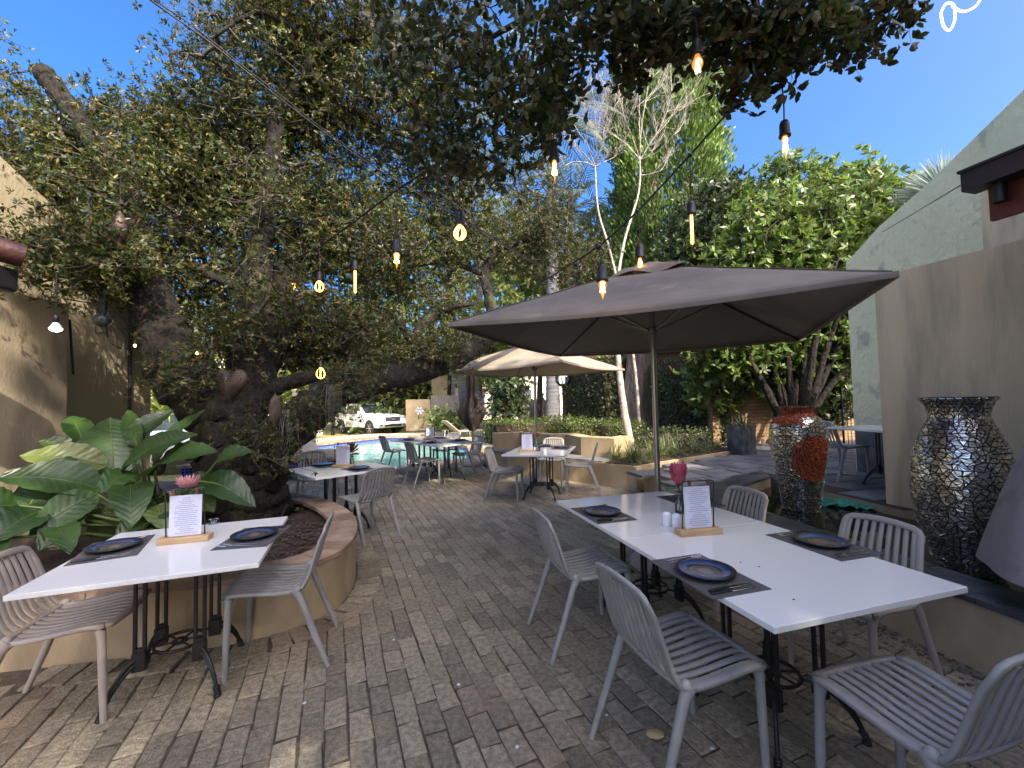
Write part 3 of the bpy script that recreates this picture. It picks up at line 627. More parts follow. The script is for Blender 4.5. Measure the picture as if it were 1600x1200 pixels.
w = MB(); w.prism(SPA, -.3, .36); local(w, (-5.2, 9.3, 0)).build('tiled_wall', M['pooltile'], sp, uvw=True)
w = MB(); w.prism([(-6.62, 8.4), (-5, 8.78), (-3.63, 9.2), (-3.9, 9.97), (-4.22, 11.01), (-6.28, 10.89)], .362, .42); local(w, (-5.2, 9.3, 0)).build('coping', M['coping'], sp, bevel=.008)
w = MB(); c = at(478, 705, .42); w.box((c.x, c.y, 1.1), (.35, .35, 1.4)); w.box((c.x, c.y, 1.82), (.45, .45, .08))
tag(w.build('pool_pillar', M['white_wall'], bevel=.01), 'short cream plastered pillar standing on the spa rim behind the tree', 'pillar')

# ------------------------------------------------------------------ chairs
PROF = [(.252, .448), (.24, .463), (.19, .471), (.11, .467), (.03, .457), (-.06, .449), (-.12, .449), (-.155, .459)]
BACK = [(-.165, .467), (-.188, .50), (-.21, .56), (-.235, .645), (-.262, .73), (-.288, .80)]
def pnorm(C, i):
    a, b_ = C[max(i - 1, 0)], C[min(i + 1, len(C) - 1)]; t = npv((0, b_[0] - a[0], b_[1] - a[1])); t /= np.linalg.norm(t); return np.array([0, -t[2], t[1]])
def hw(y): return .208 + .010 * (y + .2) / .45
def make_chair(m, label):
    root = empty('slatted_chair', (0, 0, 0), 0, label, 'chair', 'grey slatted plastic chairs set round the tables')
    s = MB(); sm = catmull([(0, y, z) for y, z in PROF], 2); nn = [pnorm([(p[1], p[2]) for p in sm], i) for i in range(len(sm))]; k = len(sm)
    # rim of the seat: back along the left rail, round the front, along the right rail
    P = []; Nn = []
    for i in range(k - 1, 1, -1): P.append((-hw(sm[i][1]), sm[i][1], sm[i][2] + .004)); Nn.append(nn[i])
    for x, dy in ((-.222, -.03), (-.208, -.004), (-.18, .006), (-.09, .014), (0, .017), (.09, .014), (.18, .006), (.208, -.004), (.222, -.03)): P.append((x, .235 + dy, .464 - max(0, dy) * .4)); Nn.append((0, .25, .97))
    for i in range(2, k): P.append((hw(sm[i][1]), sm[i][1], sm[i][2] + .004)); Nn.append(nn[i])
    s.sweep(P, Nn, .038, .022)
    s.sweep([(-.205, -.15, .458), (-.1, -.158, .453), (0, -.16, .451), (.1, -.158, .453), (.205, -.15, .458)], [(0, -.3, .95)] * 5, .034, .018)
    ns = 9
    for j in range(ns):
        fx = (j - (ns - 1) / 2) / ns * 2; dish = .010 * (1 - fx * fx)
        P = [(fx * (hw(p[1]) - .012) * 1.02, p[1], p[2] - dish * math.sin(math.pi * min(1, i / (k - 1)))) for i, p in enumerate(sm)][1:]; s.sweep(P, nn[1:], .025, .012)
    s.build('seat', m, root)
    b_ = MB(); bp = catmull([(0, y, z) for y, z in BACK], 2); bn = [pnorm([(p[1], p[2]) for p in bp], i) for i in range(len(bp))]; k = len(bp); P = []; Nn = []
    def bw_(z): return .206 - .022 * (z - .45) / .35
    for i in range(0, k - 2): P.append((-bw_(bp[i][2]), bp[i][1], bp[i][2])); Nn.append(bn[i])
    top = bp[-1]
    for x, dz in ((-.186, -.03), (-.172, -.008), (-.145, .004), (-.07, .013), (0, .016), (.07, .013), (.145, .004), (.172, -.008), (.186, -.03)): P.append((x, top[1] - dz * .2 - .008 * (1 - (x / .19) ** 2), top[2] + dz)); Nn.append(bn[-1])
    for i in range(k - 3, -1, -1): P.append((bw_(bp[i][2]), bp[i][1], bp[i][2])); Nn.append(bn[i])
    b_.sweep(P, Nn, .034, .018)
    for j in range(ns):
        fx = (j - (ns - 1) / 2) / ns * 2; P = [(fx * (bw_(p[2]) - .01) * 1.02, p[1] - .016 * (1 - fx * fx) * math.sin(math.pi * .5 * min(1, i / 4)), p[2]) for i, p in enumerate(bp)]; b_.sweep(P, bn, .0235, .012)
    b_.build('backrest', m, root)
    for sx in (-1, 1):
        l = MB(); l.tube([(sx * .205, .212, .46), (sx * .206, .218, .41), (sx * .207, .226, .2), (sx * .208, .232, 0)], [.024, .0185, .0175, .0135], 12); l.build('leg', m, root)
    for sx in (-1, 1):
        l = MB(); l.tube([(sx * .207, -.125, .465), (sx * .215, -.155, .42), (sx * .224, -.235, .2), (sx * .232, -.313, 0)], [.03, .021, .018, .0135], 12); l.ball((sx * .209, -.14, .462), .025, 8); l.build('leg', m, root)
    return root
CHAIRS = [
 ('Lr', (-1.49, 2.73), 106, 0, 'grey slatted chair at the right end of the left front table'),
 ('Ll', (-2.35, 2.30), -71, 1, 'sun-flecked grey slatted chair at the left end of the left front table'),
 ('R1', (.445, 2.88), -75, 0, 'grey slatted chair on the left of the farther half of the long table'),
 ('R2', (.70, 1.89), -72, 0, 'grey slatted chair in the foreground left of the nearer half of the long table'),
 ('R3', (1.55, 3.30), 107, 1, 'taupe slatted chair beyond the long table, beside the pot with the orange dot'),
 ('R4', (1.86, 2.40), 112, 1, 'taupe slatted chair across the long table before the large mirror vase'),
 ('R5', (1.40, 1.51), 15, 0, 'large grey slatted chair cut off by the bottom right corner'),
 ('T2n', (-1.73, 5.05), 51, 0, 'grey slatted chair seen from behind at the table beside the ring planter'),
 ('T2f', (-3.0, 6.5), 215, 0, 'dark shaded slatted chair behind the table near the blue tiled spa'),
 ('A', (-2.75, 9.9), -50, 0, 'sun-dappled slatted chair nearest the pool at the far double table'),
 ('B', (-1.72, 8.15), -52, 0, 'sun-dappled slatted chair in front of the far double table'),
 ('C', (-.97, 9.05), 126, 0, 'grey slatted chair at the right end of the far double table'),
 ('D', (-1.55, 9.95), 150, 0, 'slatted chair on the pool side of the far double table'),
 ('Ml', (-.13, 6.81), -102, 0, 'grey slatted chair on the left of the middle table'),
 ('Mr', (1.115, 7.18), 80, 0, 'grey slatted chair on the right of the middle table, by the bench planter'),
 ('Mb', (.71, 8.0), 166, 0, 'grey slatted chair behind the middle table, its back to the bench'),
 ('W', (4.60, 6.05), -80, 0, 'pale grey slatted chair at the terrace table half behind the beige wall'),
]
protoc = [None, None]
for key, (x, y), rz, w_, lab in CHAIRS:
    if protoc[w_] is None: c = protoc[w_] = make_chair(M['chair'] if w_ == 0 else M['chair_warm'], lab); c.location = (x, y, 0); c.rotation_euler = (0, 0, R_(rz))
    else: c = dup(protoc[w_], (x, y, 0), R_(rz), lab)
    if key == 'W': c.location.z = tz

# ------------------------------------------------------------------ tables
def make_table(w, d, label, rz=0):
    root = empty('bistro_table', (0, 0, 0), 0, label, 'table', 'white topped tables on cast iron pedestals')
    t = MB(); t.box((0, 0, .738), (w, d, .024)); t.build('tabletop', M['quartz'], root, bevel=.0025)
    pd = MB(); q = .135
    for sx in (-1, 1):
        for sy in (-1, 1):
            for o_ in (-.021, .021):
                x, y = sx * q + (o_ if True else 0), sy * q; pd.box((x, y, .455), (.017, .017, .52))
            pd.box((sx * q, sy * q, .205), (.062, .04, .095)); pd.box((sx * q, sy * q, .262), (.05, .028, .02)); pd.box((sx * q, sy * q, .7), (.066, .03, .03))
    for sy in (-1, 1): pd.box((0, sy * q, .717), (.34, .035, .014))
    for sx in (-1, 1): pd.box((sx * q, 0, .719), (.035, .34, .012))
    pd.build('pedestal', M['iron'], root, bevel=.0025, seg=1)
    ring = MB(); n = 28
    for r_, rad in ((.118, .009), (.035, .006)):
        P = [(r_ * math.cos(2 * math.pi * i / n), r_ * math.sin(2 * math.pi * i / n), .215) for i in range(n + 1)]; ring.tube(P, rad, 6, cap=False)
    for i in range(6):
        a_ = math.pi * i / 3 + .2; ring.tube([(0, 0, .215), (.115 * math.cos(a_), .115 * math.sin(a_), .215)], .006, 5)
    for sx in (-1, 1):
        for sy in (-1, 1): ring.tube([(sx * .08, sy * .08, .215), (sx * q, sy * q, .21)], .008, 5)
    ring.lathe([(.001, .2), (.02, .2), (.02, .232), (.001, .232)], (0, 0, 0), 12); ring.build('scroll_ring', M['iron'], root)
    for sx in (-1, 1):
        for sy in (-1, 1):
            l = MB(); u = .7071
            for o_, zz in ((0, 0), (.0, -.028)):
                P = [(.175, .232 + zz), (.215, .222 + zz), (.265, .185 + zz), (.31, .125 + zz * .8), (.338, .06 + zz * .3), (.35, .022)]
                l.tube([(sx * u * r_, sy * u * r_, z) for r_, z in catmull2(P)], .0095, 6)
            for i in range(4): l.ball((sx * u * (.340 + .005 * i), sy * u * (.340 + .005 * i), .045 - .011 * i), .019 - .0008 * i, 6, 0, .45)
            l.lathe([(.001, 0), (.018, 0), (.02, .01), (.001, .014)], (sx * u * .352, sy * u * .352, 0), 10); l.build('leg', M['iron'], root)
    return root
def catmull2(P): return [(q[0], q[2]) for q in catmull([(a_, 0, b_) for a_, b_ in P], 4)]
TB = {
 'RN': ((1.23, 2.12), -74, 1.0, 1.0, 'nearer half of the long white table in the right foreground'),
 'RF': ((.955, 3.085), -74, 1.0, 1.0, 'farther half of the long white table, carrying the pink protea vase'),
 'L': ((-1.935, 2.50), 20, .97, .97, 'white table at the left in front of the broad-leaved plant'),
 'T2': ((-2.18, 5.40), -44, 1.0, 1.0, 'dappled white table behind the ring planter near the tiled spa'),
 'T3a': ((-1.335, 8.57), -49, 1.0, 1.0, 'right half of the far double table beside the pool'),
 'T3b': ((-1.993, 9.327), -49, 1.0, 1.0, 'left half of the far double table beside the pool'),
 'T4': ((.446, 6.90), -15, .96, 1.3, 'white middle table with a yellow flower in front of the bench planter'),
 'W': ((4.86, 5.42), 6, 1.15, 1.0, 'white table on the slate terrace half hidden by the beige wall'),
}
tabs = {}
for k, ((x, y), rz, w_, d_, lab) in TB.items():
    o = make_table(w_, d_, lab); o.location = (x, y, tz if k == 'W' else 0); o.rotation_euler = (0, 0, R_(rz)); tabs[k] = o
def ontable(k, lx, ly, z=.75):
    (x, y), rz = TB[k][:2]; a_ = R_(rz); return (x + lx * math.cos(a_) - ly * math.sin(a_), y + lx * math.sin(a_) + ly * math.cos(a_), z + (tz if k == 'W' else 0))
def tl(k, px, py):                      # a spot of the photo in the frame of a table
    p = at(px, py, .75); (x, y), rz = TB[k][:2]; a_ = -R_(rz); dx, dy = p.x - x, p.y - y; return (dx * math.cos(a_) - dy * math.sin(a_), dx * math.sin(a_) + dy * math.cos(a_))
# place settings -----------------------------------------------------
def make_plate():
    p = MB(); p.lathe([(.001, .004), (.055, .004), (.06, .002), (.075, .006), (.10, .014), (.123, .019), (.128, .021), (.1285, .023), (.125, .0245), (.10, .019), (.078, .0125), (.06, .010), (.001, .0095)], n=48); return p
def fork():
    f = MB(); f.sweep([(0, -.095, .002), (0, -.05, .003), (0, .0, .005), (0, .04, .006)], [(0, 0, 1)] * 4, [.013, .009, .005, .006], .0025)
    f.sweep([(0, .038, .006), (0, .052, .004), (0, .062, .004)], [(0, 0, 1)] * 3, [.008, .021, .023], .002)
    for i in range(4): f.sweep([((i - 1.5) * .0063, .06, .004), ((i - 1.5) * .0063, .085, .006), ((i - 1.5) * .006, .103, .010)], [(0, 0, 1)] * 3, [.0036, .0032, .002], .002)
    return f
def knife():
    f = MB(); f.sweep([(0, -.11, .004), (0, -.06, .005), (0, -.01, .004)], [(0, 0, 1)] * 3, [.014, .015, .009], .006, m=1); f.sweep([(0, -.012, .003), (0, .03, .003), (.001, .08, .003), (.004, .108, .003)], [(0, 0, 1)] * 4, [.014, .018, .017, .004], .002); return f
def spoon():
    f = MB(); f.sweep([(0, -.09, .002), (0, -.03, .004), (0, .05, .006)], [(0, 0, 1)] * 3, [.012, .006, .006], .0025); f.lathe([(.001, .0), (.014, .003), (.02, .008), (.018, .008), (.001, .003)], (0, .072, 0), 16, sy=1.4); return f
pm = MB(); pm.box((0, 0, .0015), (.43, .29, .003)); 
PR = {}
def once(key, mk, mats, name, lab, cat, grp, **kw):
    if key not in PR: o = mk().build(name, mats, **kw); tag(o, lab, cat, grp); PR[key] = o; return o
    c = PR[key].copy(); col.objects.link(c); c['label'] = lab; return c
def put(o, p, rz): o.location = p; o.rotation_euler = (0, 0, rz)
def setting(k, lx, ly, face, where, cut=True, dz=.7501, mat_=True, pl=True, forks=2, knives=2, dp=(0, 0)):
    """face = the way the diner looks, degrees in table space; local +y of the setting looks away from the diner"""
    a_ = R_(TB[k][1] + face); X = ontable(k, lx, ly, dz)
    def q(sx, sy, z=0): return (X[0] + sx * math.cos(a_) - sy * math.sin(a_), X[1] + sx * math.sin(a_) + sy * math.cos(a_), X[2] + z)
    if mat_: put(once('mat', lambda: pm, M['matgrey'], 'placemat', 'grey woven placemat ' + where, 'placemat', 'grey placemats on the tables'), X, a_)
    if pl: put(once('plate', make_plate, M['plate'], 'dinner_plate', 'blue rimmed glazed plate ' + where, 'plate', 'blue glazed plates on the tables'), q(dp[0], dp[1], .0035), a_)
    if cut:
        for i in range(forks): put(once('fork', fork, M['steel'], 'fork', ('outer' if i else 'inner') + ' steel fork ' + where, 'fork', 'steel forks beside the plates'), q(-.155 - .026 * i, .01 + .012 * i, .004), a_ + R_(rnd.gauss(0, 3)))
        for i in range(knives): put(once('knife', knife, [M['steel'], M['steel_dark']], 'knife', ('outer' if i else 'inner') + ' dark handled knife ' + where, 'knife', 'dark handled knives beside the plates'), q(.155 + .027 * i, -.005 - .01 * i, .004), a_ + R_(rnd.gauss(0, 2)))
setting('RN', *tl('RN', 1102, 897), 0, 'at the chair in the foreground of the long table')
setting('RN', *tl('RN', 1283, 850), 180, 'on the pond side of the nearer table half')
setting('RF', *tl('RF', 941, 803), 0, 'on the left of the farther table half')
setting('RF', *tl('RF', 1078, 783), 180, 'behind the protea vase on the farther table half')
setting('L', *tl('L', 178, 858), -80, 'on the left end of the left front table')
setting('L', *tl('L', 398, 839), 80, 'on the right end of the left front table')
for k, px, py, f_, where in (('T2', 561, 733, 0, 'at the near side of the table behind the ring planter'), ('T2', 506, 727, 180, 'at the far side of the table behind the ring planter'),
                        ('T3a', 718, 688.5, 90, 'at the right end of the far double table'), ('T3a', 672, 691.5, 0, 'at the near right side of the far double table'), ('T3b', 639, 687.5, 0, 'at the near left side of the far double table'),
                        ('T3b', 686, 684.5, 180, 'at the pool side of the far double table'), ('T4', 877, 700, 90, 'at the right of the middle table'), ('T4', 850, 697.5, 180, 'at the back of the middle table')):
    setting(k, *tl(k, px, py), f_, where, forks=1, knives=1)
# menu holders ---------------------------------------------------------
def menu(k, lx, ly, rz, where, s=1.0):
    root = empty('menu_holder', ontable(k, lx, ly, .7502), R_(TB[k][1] + rz), 'printed menu in a wire frame ' + where, 'menu holder', 'menu holders on the tables'); root.scale = (1.38, 1.38, 1.38)
    a_ = MB(); a_.box((0, 0, .0125), (.19, .062, .025)); a_.build('base', M['wood'], root, bevel=.003)
    a_ = MB(); w_ = .072; h = .225; a_.tube([(-w_, 0, .02), (-w_, -.012, h - .008), (-w_ + .006, -.013, h - .002), (-w_ + .012, -.013, h), (w_ - .012, -.013, h), (w_ - .006, -.013, h - .002), (w_, -.012, h - .008), (w_, 0, .02)], .0028, 7); a_.build('frame', M['iron'], root)
    a_ = MB(); a_.box((0, -.002, .113), (.121, .0012, .172), M4=Matrix.Rotation(R_(-3), 3, 'X')); pg = a_.build('page', M['paper'], root)
    a_ = MB()
    for i in range(19):
        z = .188 - i * .0083; wln = rnd.uniform(.03, .095) if i else .03; y = -.0036 - (z - .113) * math.tan(R_(-3)) * -1 * -1; y = -.003 + (z - .113) * math.sin(R_(3)) - .0004; x = -wln / 2
        while x < wln / 2: d_ = rnd.uniform(.004, .014); a_.box((x + d_ / 2, y, z), (d_ * .8, .0006, .0019)); x += d_
    a_.build('print', M['ink'], pg)
    for sx in (-.04, .045): a_ = MB(); a_.box((sx, -.013, h - .008), (.013, .009, .026)); a_.build('clip', M['leather'], root, bevel=.002)
menu('RN', *tl('RN', 1091, 834), 83, 'beside the shakers on the long table')
menu('L', *tl('L', 290, 846), -4, 'on the left front table')
menu('T2', *tl('T2', 536, 730), 50, 'on the table behind the ring planter')
menu('T3a', *tl('T3a', 672, 687.5), 50, 'on the far double table')
menu('T4', *tl('T4', 824, 706), 18, 'on the middle table')
# flowers -----------------------------------------------------------------
def petals(parent, rings, m, name='petals', z0=0):
    P = []; D = []; Nn = []; L_ = []; Wd = []
    for nr, r0, z, L0, w_, tilt in rings:
        for i in range(nr):
            a_ = 2 * math.pi * (i + rnd.random() * .4) / nr; o_ = np.array([math.cos(a_), math.sin(a_), 0]); P.append(o_ * r0 + np.array([0, 0, z])); D.append(o_ * math.sin(tilt) + np.array([0, 0, math.cos(tilt)])); Nn.append(-o_ * math.cos(tilt) + np.array([0, 0, math.sin(tilt)])); L_.append(L0 * rnd.uniform(.88, 1.1)); Wd.append(w_)
    return leaves_obj(name, np.array(P), np.array(D), np.array(Nn), np.array(L_), np.array(Wd), m, parent, 'hex')
def vase(k, lx, ly, kind, where, h=.20):
    x, y, z = ontable(k, lx, ly, .7502); root = empty('glass_vase', (x, y, z), 0, 'small clear glass bottle vase ' + where, 'vase', 'glass vases on the tables')
    a_ = MB(); a_.lathe([(.001, .002), (.026, .002), (.029, .01), (.029, .055), (.024, .075), (.016, .1), (.0145, .145), (.018, .152), (.016, .152), (.0125, .144), (.0135, .1), (.0215, .075), (.0265, .055), (.0265, .012), (.001, .006)], n=20); a_.build('bottle', M['glass'], root)
    fl = empty('protea_flower', (x, y, z), R_(rnd.uniform(0, 90)), None, 'flower')
    a_ = MB(); tx = (.006, .004); a_.tube([(0, 0, .012), (tx[0] * .4, 0, .1), (tx[0], tx[1], h)], .0045, 6); a_.build('stem', M['twig'], fl)
    if kind == 'closed':
        fl['label'] = 'tall pink half-open protea in the glass vase ' + where
        a_ = MB(); a_.lathe([(.004, 0), (.03, .018), (.042, .05), (.034, .09), (.001, .108)], (tx[0], tx[1], h), 16); a_.build('core', M['protea_core'], fl)
        o = petals(fl, [(9, .010, h - .002, .06, .034, .75), (12, .024, h + .006, .085, .031, .38), (14, .037, h + .018, .10, .028, .16), (15, .046, h + .032, .108, .026, .03), (13, .040, h + .04, .112, .023, -.05)], M['protea'])
    elif kind == 'open':
        fl['label'] = 'wide open pink king protea in the glass vase ' + where
        a_ = MB(); a_.lathe([(.004, 0), (.035, .01), (.044, .028), (.03, .048), (.001, .058)], (tx[0], tx[1], h), 20); a_.build('core', M['protea_core'], fl)
        o = petals(fl, [(10, .012, h - .004, .05, .024, 1.1), (14, .026, h, .062, .02, .8), (17, .04, h + .008, .068, .017, .42), (18, .048, h + .015, .068, .015, .22)], M['protea_pale'])
    elif kind == 'dry':
        fl['label'] = 'dried dark red protea in the glass vase ' + where; o = petals(fl, [(9, .01, h, .11, .022, 1.0), (10, .012, h + .01, .13, .022, .6), (9, .008, h + .02, .13, .02, .25), (6, .006, h - .02, .08, .03, 1.6)], M['dry_red'])
    else:
        fl['label'] = 'yellow green pincushion flower in the glass vase ' + where; o = petals(fl, [(12, .01, h, .07, .02, 1.1), (14, .014, h + .01, .075, .018, .7), (14, .012, h + .02, .075, .016, .35), (8, .005, h + .02, .07, .014, .1)], M['dry_yellow'])
    n = 6; P = []; D = []
    for i in range(n): a2 = i * 2.2 + .4; P.append((0, 0, h - .02 - .012 * (i % 3))); D.append((math.cos(a2), math.sin(a2), .12 - .15 * (i % 2)))
    leaves_obj('leaves', np.array(P, float), np.array(D), np.tile([0, 0, 1.], (n, 1)), np.full(n, .105), np.full(n, .055), M['protea_leaf'], fl, 'hex')
vase('RF', *tl('RF', 1062, 803), 'closed', 'on the long right table', .205)
vase('L', *tl('L', 293, 828), 'open', 'on the left front table', .275)
vase('T2', *tl('T2', 550, 728), 'dry', 'on the table behind the ring planter', .17)
vase('T3a', *tl('T3a', 678, 686), 'dryy', 'on the far double table', .2)
vase('T4', *tl('T4', 841, 705), 'dryy', 'on the middle table', .2)
for i, (lx, ly, nm) in enumerate(((*tl('RF', 1042, 822), 'left'), (*tl('RF', 1057, 825), 'right'))):
    a_ = MB(); a_.lathe([(.001, 0), (.023, 0), (.025, .004), (.025, .070), (.022, .082), (.011, .088), (.001, .089)], n=20); o = a_.build('salt_cellar' if i == 0 else 'pepper_pot', M['ceramic']); o.location = ontable('RF', lx, ly, .7502)
    tag(o, 'white ceramic shaker beside the menu holder, the %s one of the pair' % nm, 'shaker', 'white shakers on the long table')
a_ = MB(); a_.lathe([(.001, .003), (.04, .003), (.045, .024), (.04, .026), (.036, .009), (.001, .008)], n=24); o = a_.build('ashtray', M['glass']); o.location = ontable('L', *tl('L', 334, 818), .7502); tag(o, 'small clear glass ashtray behind the menu on the left front table', 'ashtray')
for i, (px, py) in enumerate(((1240, 937), (1157, 879), (1186, 886))):
    a_ = MB(); a_.lathe([(.001, 0), (.006, .001), (.004, .003), (.001, .0035)], n=6, sy=.5); o = a_.build('crumb', M['twig']); o.location = at(px, py, .7502); tag(o, ('dark speck alone near the front corner of the long table', 'left one of two dark specks beside the nearest plate', 'right one of two dark specks beside the nearest plate')[i], 'speck', 'specks on the long table')
a_ = MB(); a_.box((0, 0, .05), (.1, .018, .10)); a_.box((0, .022, .05), (.1, .018, .10)); o = a_.build('menu_card', M['black'], bevel=.004); o.location = ontable('T2', *tl('T2', 541, 727), .7502); o.rotation_euler = (R_(8), 0, R_(0)); tag(o, 'dark red and black card box standing behind the menu near the tiled spa', 'card box')

# ------------------------------------------------------------------ parasols
def make_parasol(name, P0, rz, side, zh, za, fab, pole_m, label, tilt=(0, 0), base=True, cap=.24):
    root = empty(name, (P0[0], P0[1], P0[2] if len(P0) > 2 else 0), R_(rz), label, 'parasol', 'taupe garden parasols'); h = side / 2
    def cz(u, v):                    # canopy height: pyramid with sagging panels
        m_ = max(abs(u), abs(v)); s_ = min(abs(u), abs(v)) / (m_ + 1e-6); z = zh + (za - zh) * (1 - m_) ** 1.0
        z -= .05 * (1 - s_ ** 1.6) * m_ * (1 - m_ * .2); return z + tilt[0] * u + tilt[1] * v
    n = 28
    def panel(f, name_, m_, t=.006):
        c = MB(); V = []
        for i in range(n + 1):
            for j in range(n + 1):
                u, v = -1 + 2 * i / n, -1 + 2 * j / n; x, y, z = f(u, v); V.append((x, y, z))
        F_ = []
        for i in range(n):
            for j in range(n):
                a0, a1, a2, a3 = i * (n + 1) + j, (i + 1) * (n + 1) + j, (i + 1) * (n + 1) + j + 1, i * (n + 1) + j + 1
                F_ += [(a0, a1, a2), (a0, a2, a3)] if (i < n / 2) == (j < n / 2) else [(a0, a1, a3), (a1, a2, a3)]
        c.add(V, F_, 0, True); o = c.build(name_, m_, root)
        s_ = o.modifiers.new('solid', 'SOLIDIFY'); s_.thickness = t; s_.offset = -1; return o
    def main(u, v):
        e = 1 + .015 * (max(abs(u), abs(v)) ** 8) * -(1 - min(abs(u), abs(v)) ** 2) * 2; return (u * h * e, v * h * e, cz(u, v))
    panel(main, 'canopy', fab)
    panel(lambda u, v: (u * h * cap, v * h * cap, cz(u * cap, v * cap) + .02 + .02 * (1 - max(abs(u), abs(v))) + .022 * math.sin(u * 5 + v * 3) * max(abs(u), abs(v))), 'vent_flap', fab, .003)
    hm = MB()
    for (a0, b0), (a1, b1) in (((-1, -1), (1, -1)), ((1, -1), (1, 1)), ((1, 1), (-1, 1)), ((-1, 1), (-1, -1))):
        P = []
        for i in range(15): t_ = i / 14; u, v = a0 + (a1 - a0) * t_, b0 + (b1 - b0) * t_; x, y, z = main(u, v); P.append((x, y, z - .012))
        hm.sweep(P, [((a0 + a1) / 2, (b0 + b1) / 2, 0)] * 15, .035, .004)
    hm.build('hem', fab, root)
    for sx, sy in ((1, 1), (-1, 1), (-1, -1), (1, -1)):
        sm_ = MB(); sm_.sweep([(sx * h * t_, sy * h * t_, cz(sx * t_, sy * t_) + .003) for t_ in (.1, .35, .6, .85, .985)], [(0, 0, 1)] * 5, .022, .004); sm_.build('seam', fab, root)
    p = MB(); p.tube([(0, 0, .05), (0, 0, za - .05)], .0255, 16); p.build('pole', pole_m, root)
    zr = zh + .02
    for zq in (zr, za - .12): p = MB(); p.lathe([(.026, zq - .05), (.05, zq - .04), (.05, zq + .02), (.026, zq + .03)], n=16); p.build('hub', M['alu_dark'], root)
    for sx, sy in ((1, 1), (-1, 1), (-1, -1), (1, -1)):
        r_ = MB(); P = [(sx * h * t_, sy * h * t_, cz(sx * t_, sy * t_) - .028) for t_ in (.03, .3, .6, .985)]; r_.sweep(P, [(0, 0, 1)] * 4, .018, .028); rb = r_.build('rib', M['alu_dark'], root)
        r_ = MB(); t_ = .42; r_.sweep([(sx * .04, sy * .04, zr), (sx * h * t_, sy * h * t_, cz(sx * t_, sy * t_) - .045)], [(0, 0, 1)] * 2, .014, .022); r_.build('strut', M['alu'], rb)
    if base: b_ = MB(); b_.lathe([(.001, 0), (.25, 0), (.27, .02), (.265, .07), (.2, .13), (.06, .16), (.04, .16), (.04, .30), (.026, .30)], n=36); b_.build('base', M['concrete'], root)
    return root
make_parasol('parasol', (1.33, 3.98), -25, 2.74, 2.17, 2.80, M['brown_fabric'], M['alu'], 'large open taupe parasol over the long right table', tilt=(0, 0))
make_parasol('parasol', (.43, 8.0), 55, 2.55, 2.13, 2.66, M['sand_fabric'], M['alu'], 'smaller open sand coloured parasol beyond the middle table')
# closed parasol by the pool and the closed one at the right edge
def closed(P0, prof, fab, label, z_pole, base=True, folds=9, amp=.2, seed=1):
    root = empty('closed_parasol', (P0[0], P0[1], P0[2]), 0, label, 'parasol'); c = MB(); n = 72; V = []; rr = random.Random(seed); ph = [rr.uniform(0, 6.28) for _ in range(4)]
    Q = catmull([(r_, 0, z) for r_, z in prof], 5)
    for q in Q:
        for j in range(n):
            a_ = 2 * math.pi * j / n; k = 1 + amp * math.sin(folds * a_ + ph[0] + q[2] * 1.2) * min(1, q[0] / .12) + amp * .5 * math.sin(5 * a_ + ph[1] - q[2] * 2); V.append((q[0] * k * math.cos(a_), q[0] * k * math.sin(a_), q[2] + amp * .25 * q[0] * math.sin(3 * a_ + ph[2])))
    c.add(V, [(i * n + j, i * n + (j + 1) % n, (i + 1) * n + (j + 1) % n, (i + 1) * n + j) for i in range(len(Q) - 1) for j in range(n)], 0, True); o = c.build('canopy', fab, root); s_ = o.modifiers.new('solid', 'SOLIDIFY'); s_.thickness = .008
    p = MB(); p.tube([(0, 0, .05), (0, 0, z_pole)], .022, 12); p.build('pole', M['alu'], root)
    if base: b_ = MB(); b_.lathe([(.001, 0), (.27, 0), (.28, .03), (.25, .1), (.08, .13), (.04, .14), (.04, .28), (.023, .28)], n=32); b_.build('base', M['concrete'], root)
    return root
closed((-.99, 10.47, 0), [(.07, .84), (.15, .98), (.23, 1.15), (.24, 1.3), (.16, 1.55), (.09, 1.75), (.10, 2.1), (.09, 2.7), (.03, 3.1)], M['dark_fabric'], 'dark closed parasol standing on a concrete base beside the pool', 3.15, folds=5, amp=.4, seed=4)
closed((2.98, 2.25, .0), [(.40, .56), (.39, .60), (.29, .95), (.19, 1.25), (.10, 1.5), (.07, 1.8), (.06, 2.3), (.07, 2.75), (.055, 2.95), (.02, 3.05)], M['mauve_fabric'], 'faded closed parasol hanging like a bell at the right edge of the picture', 3.1, base=True, folds=4, amp=.05, seed=2)

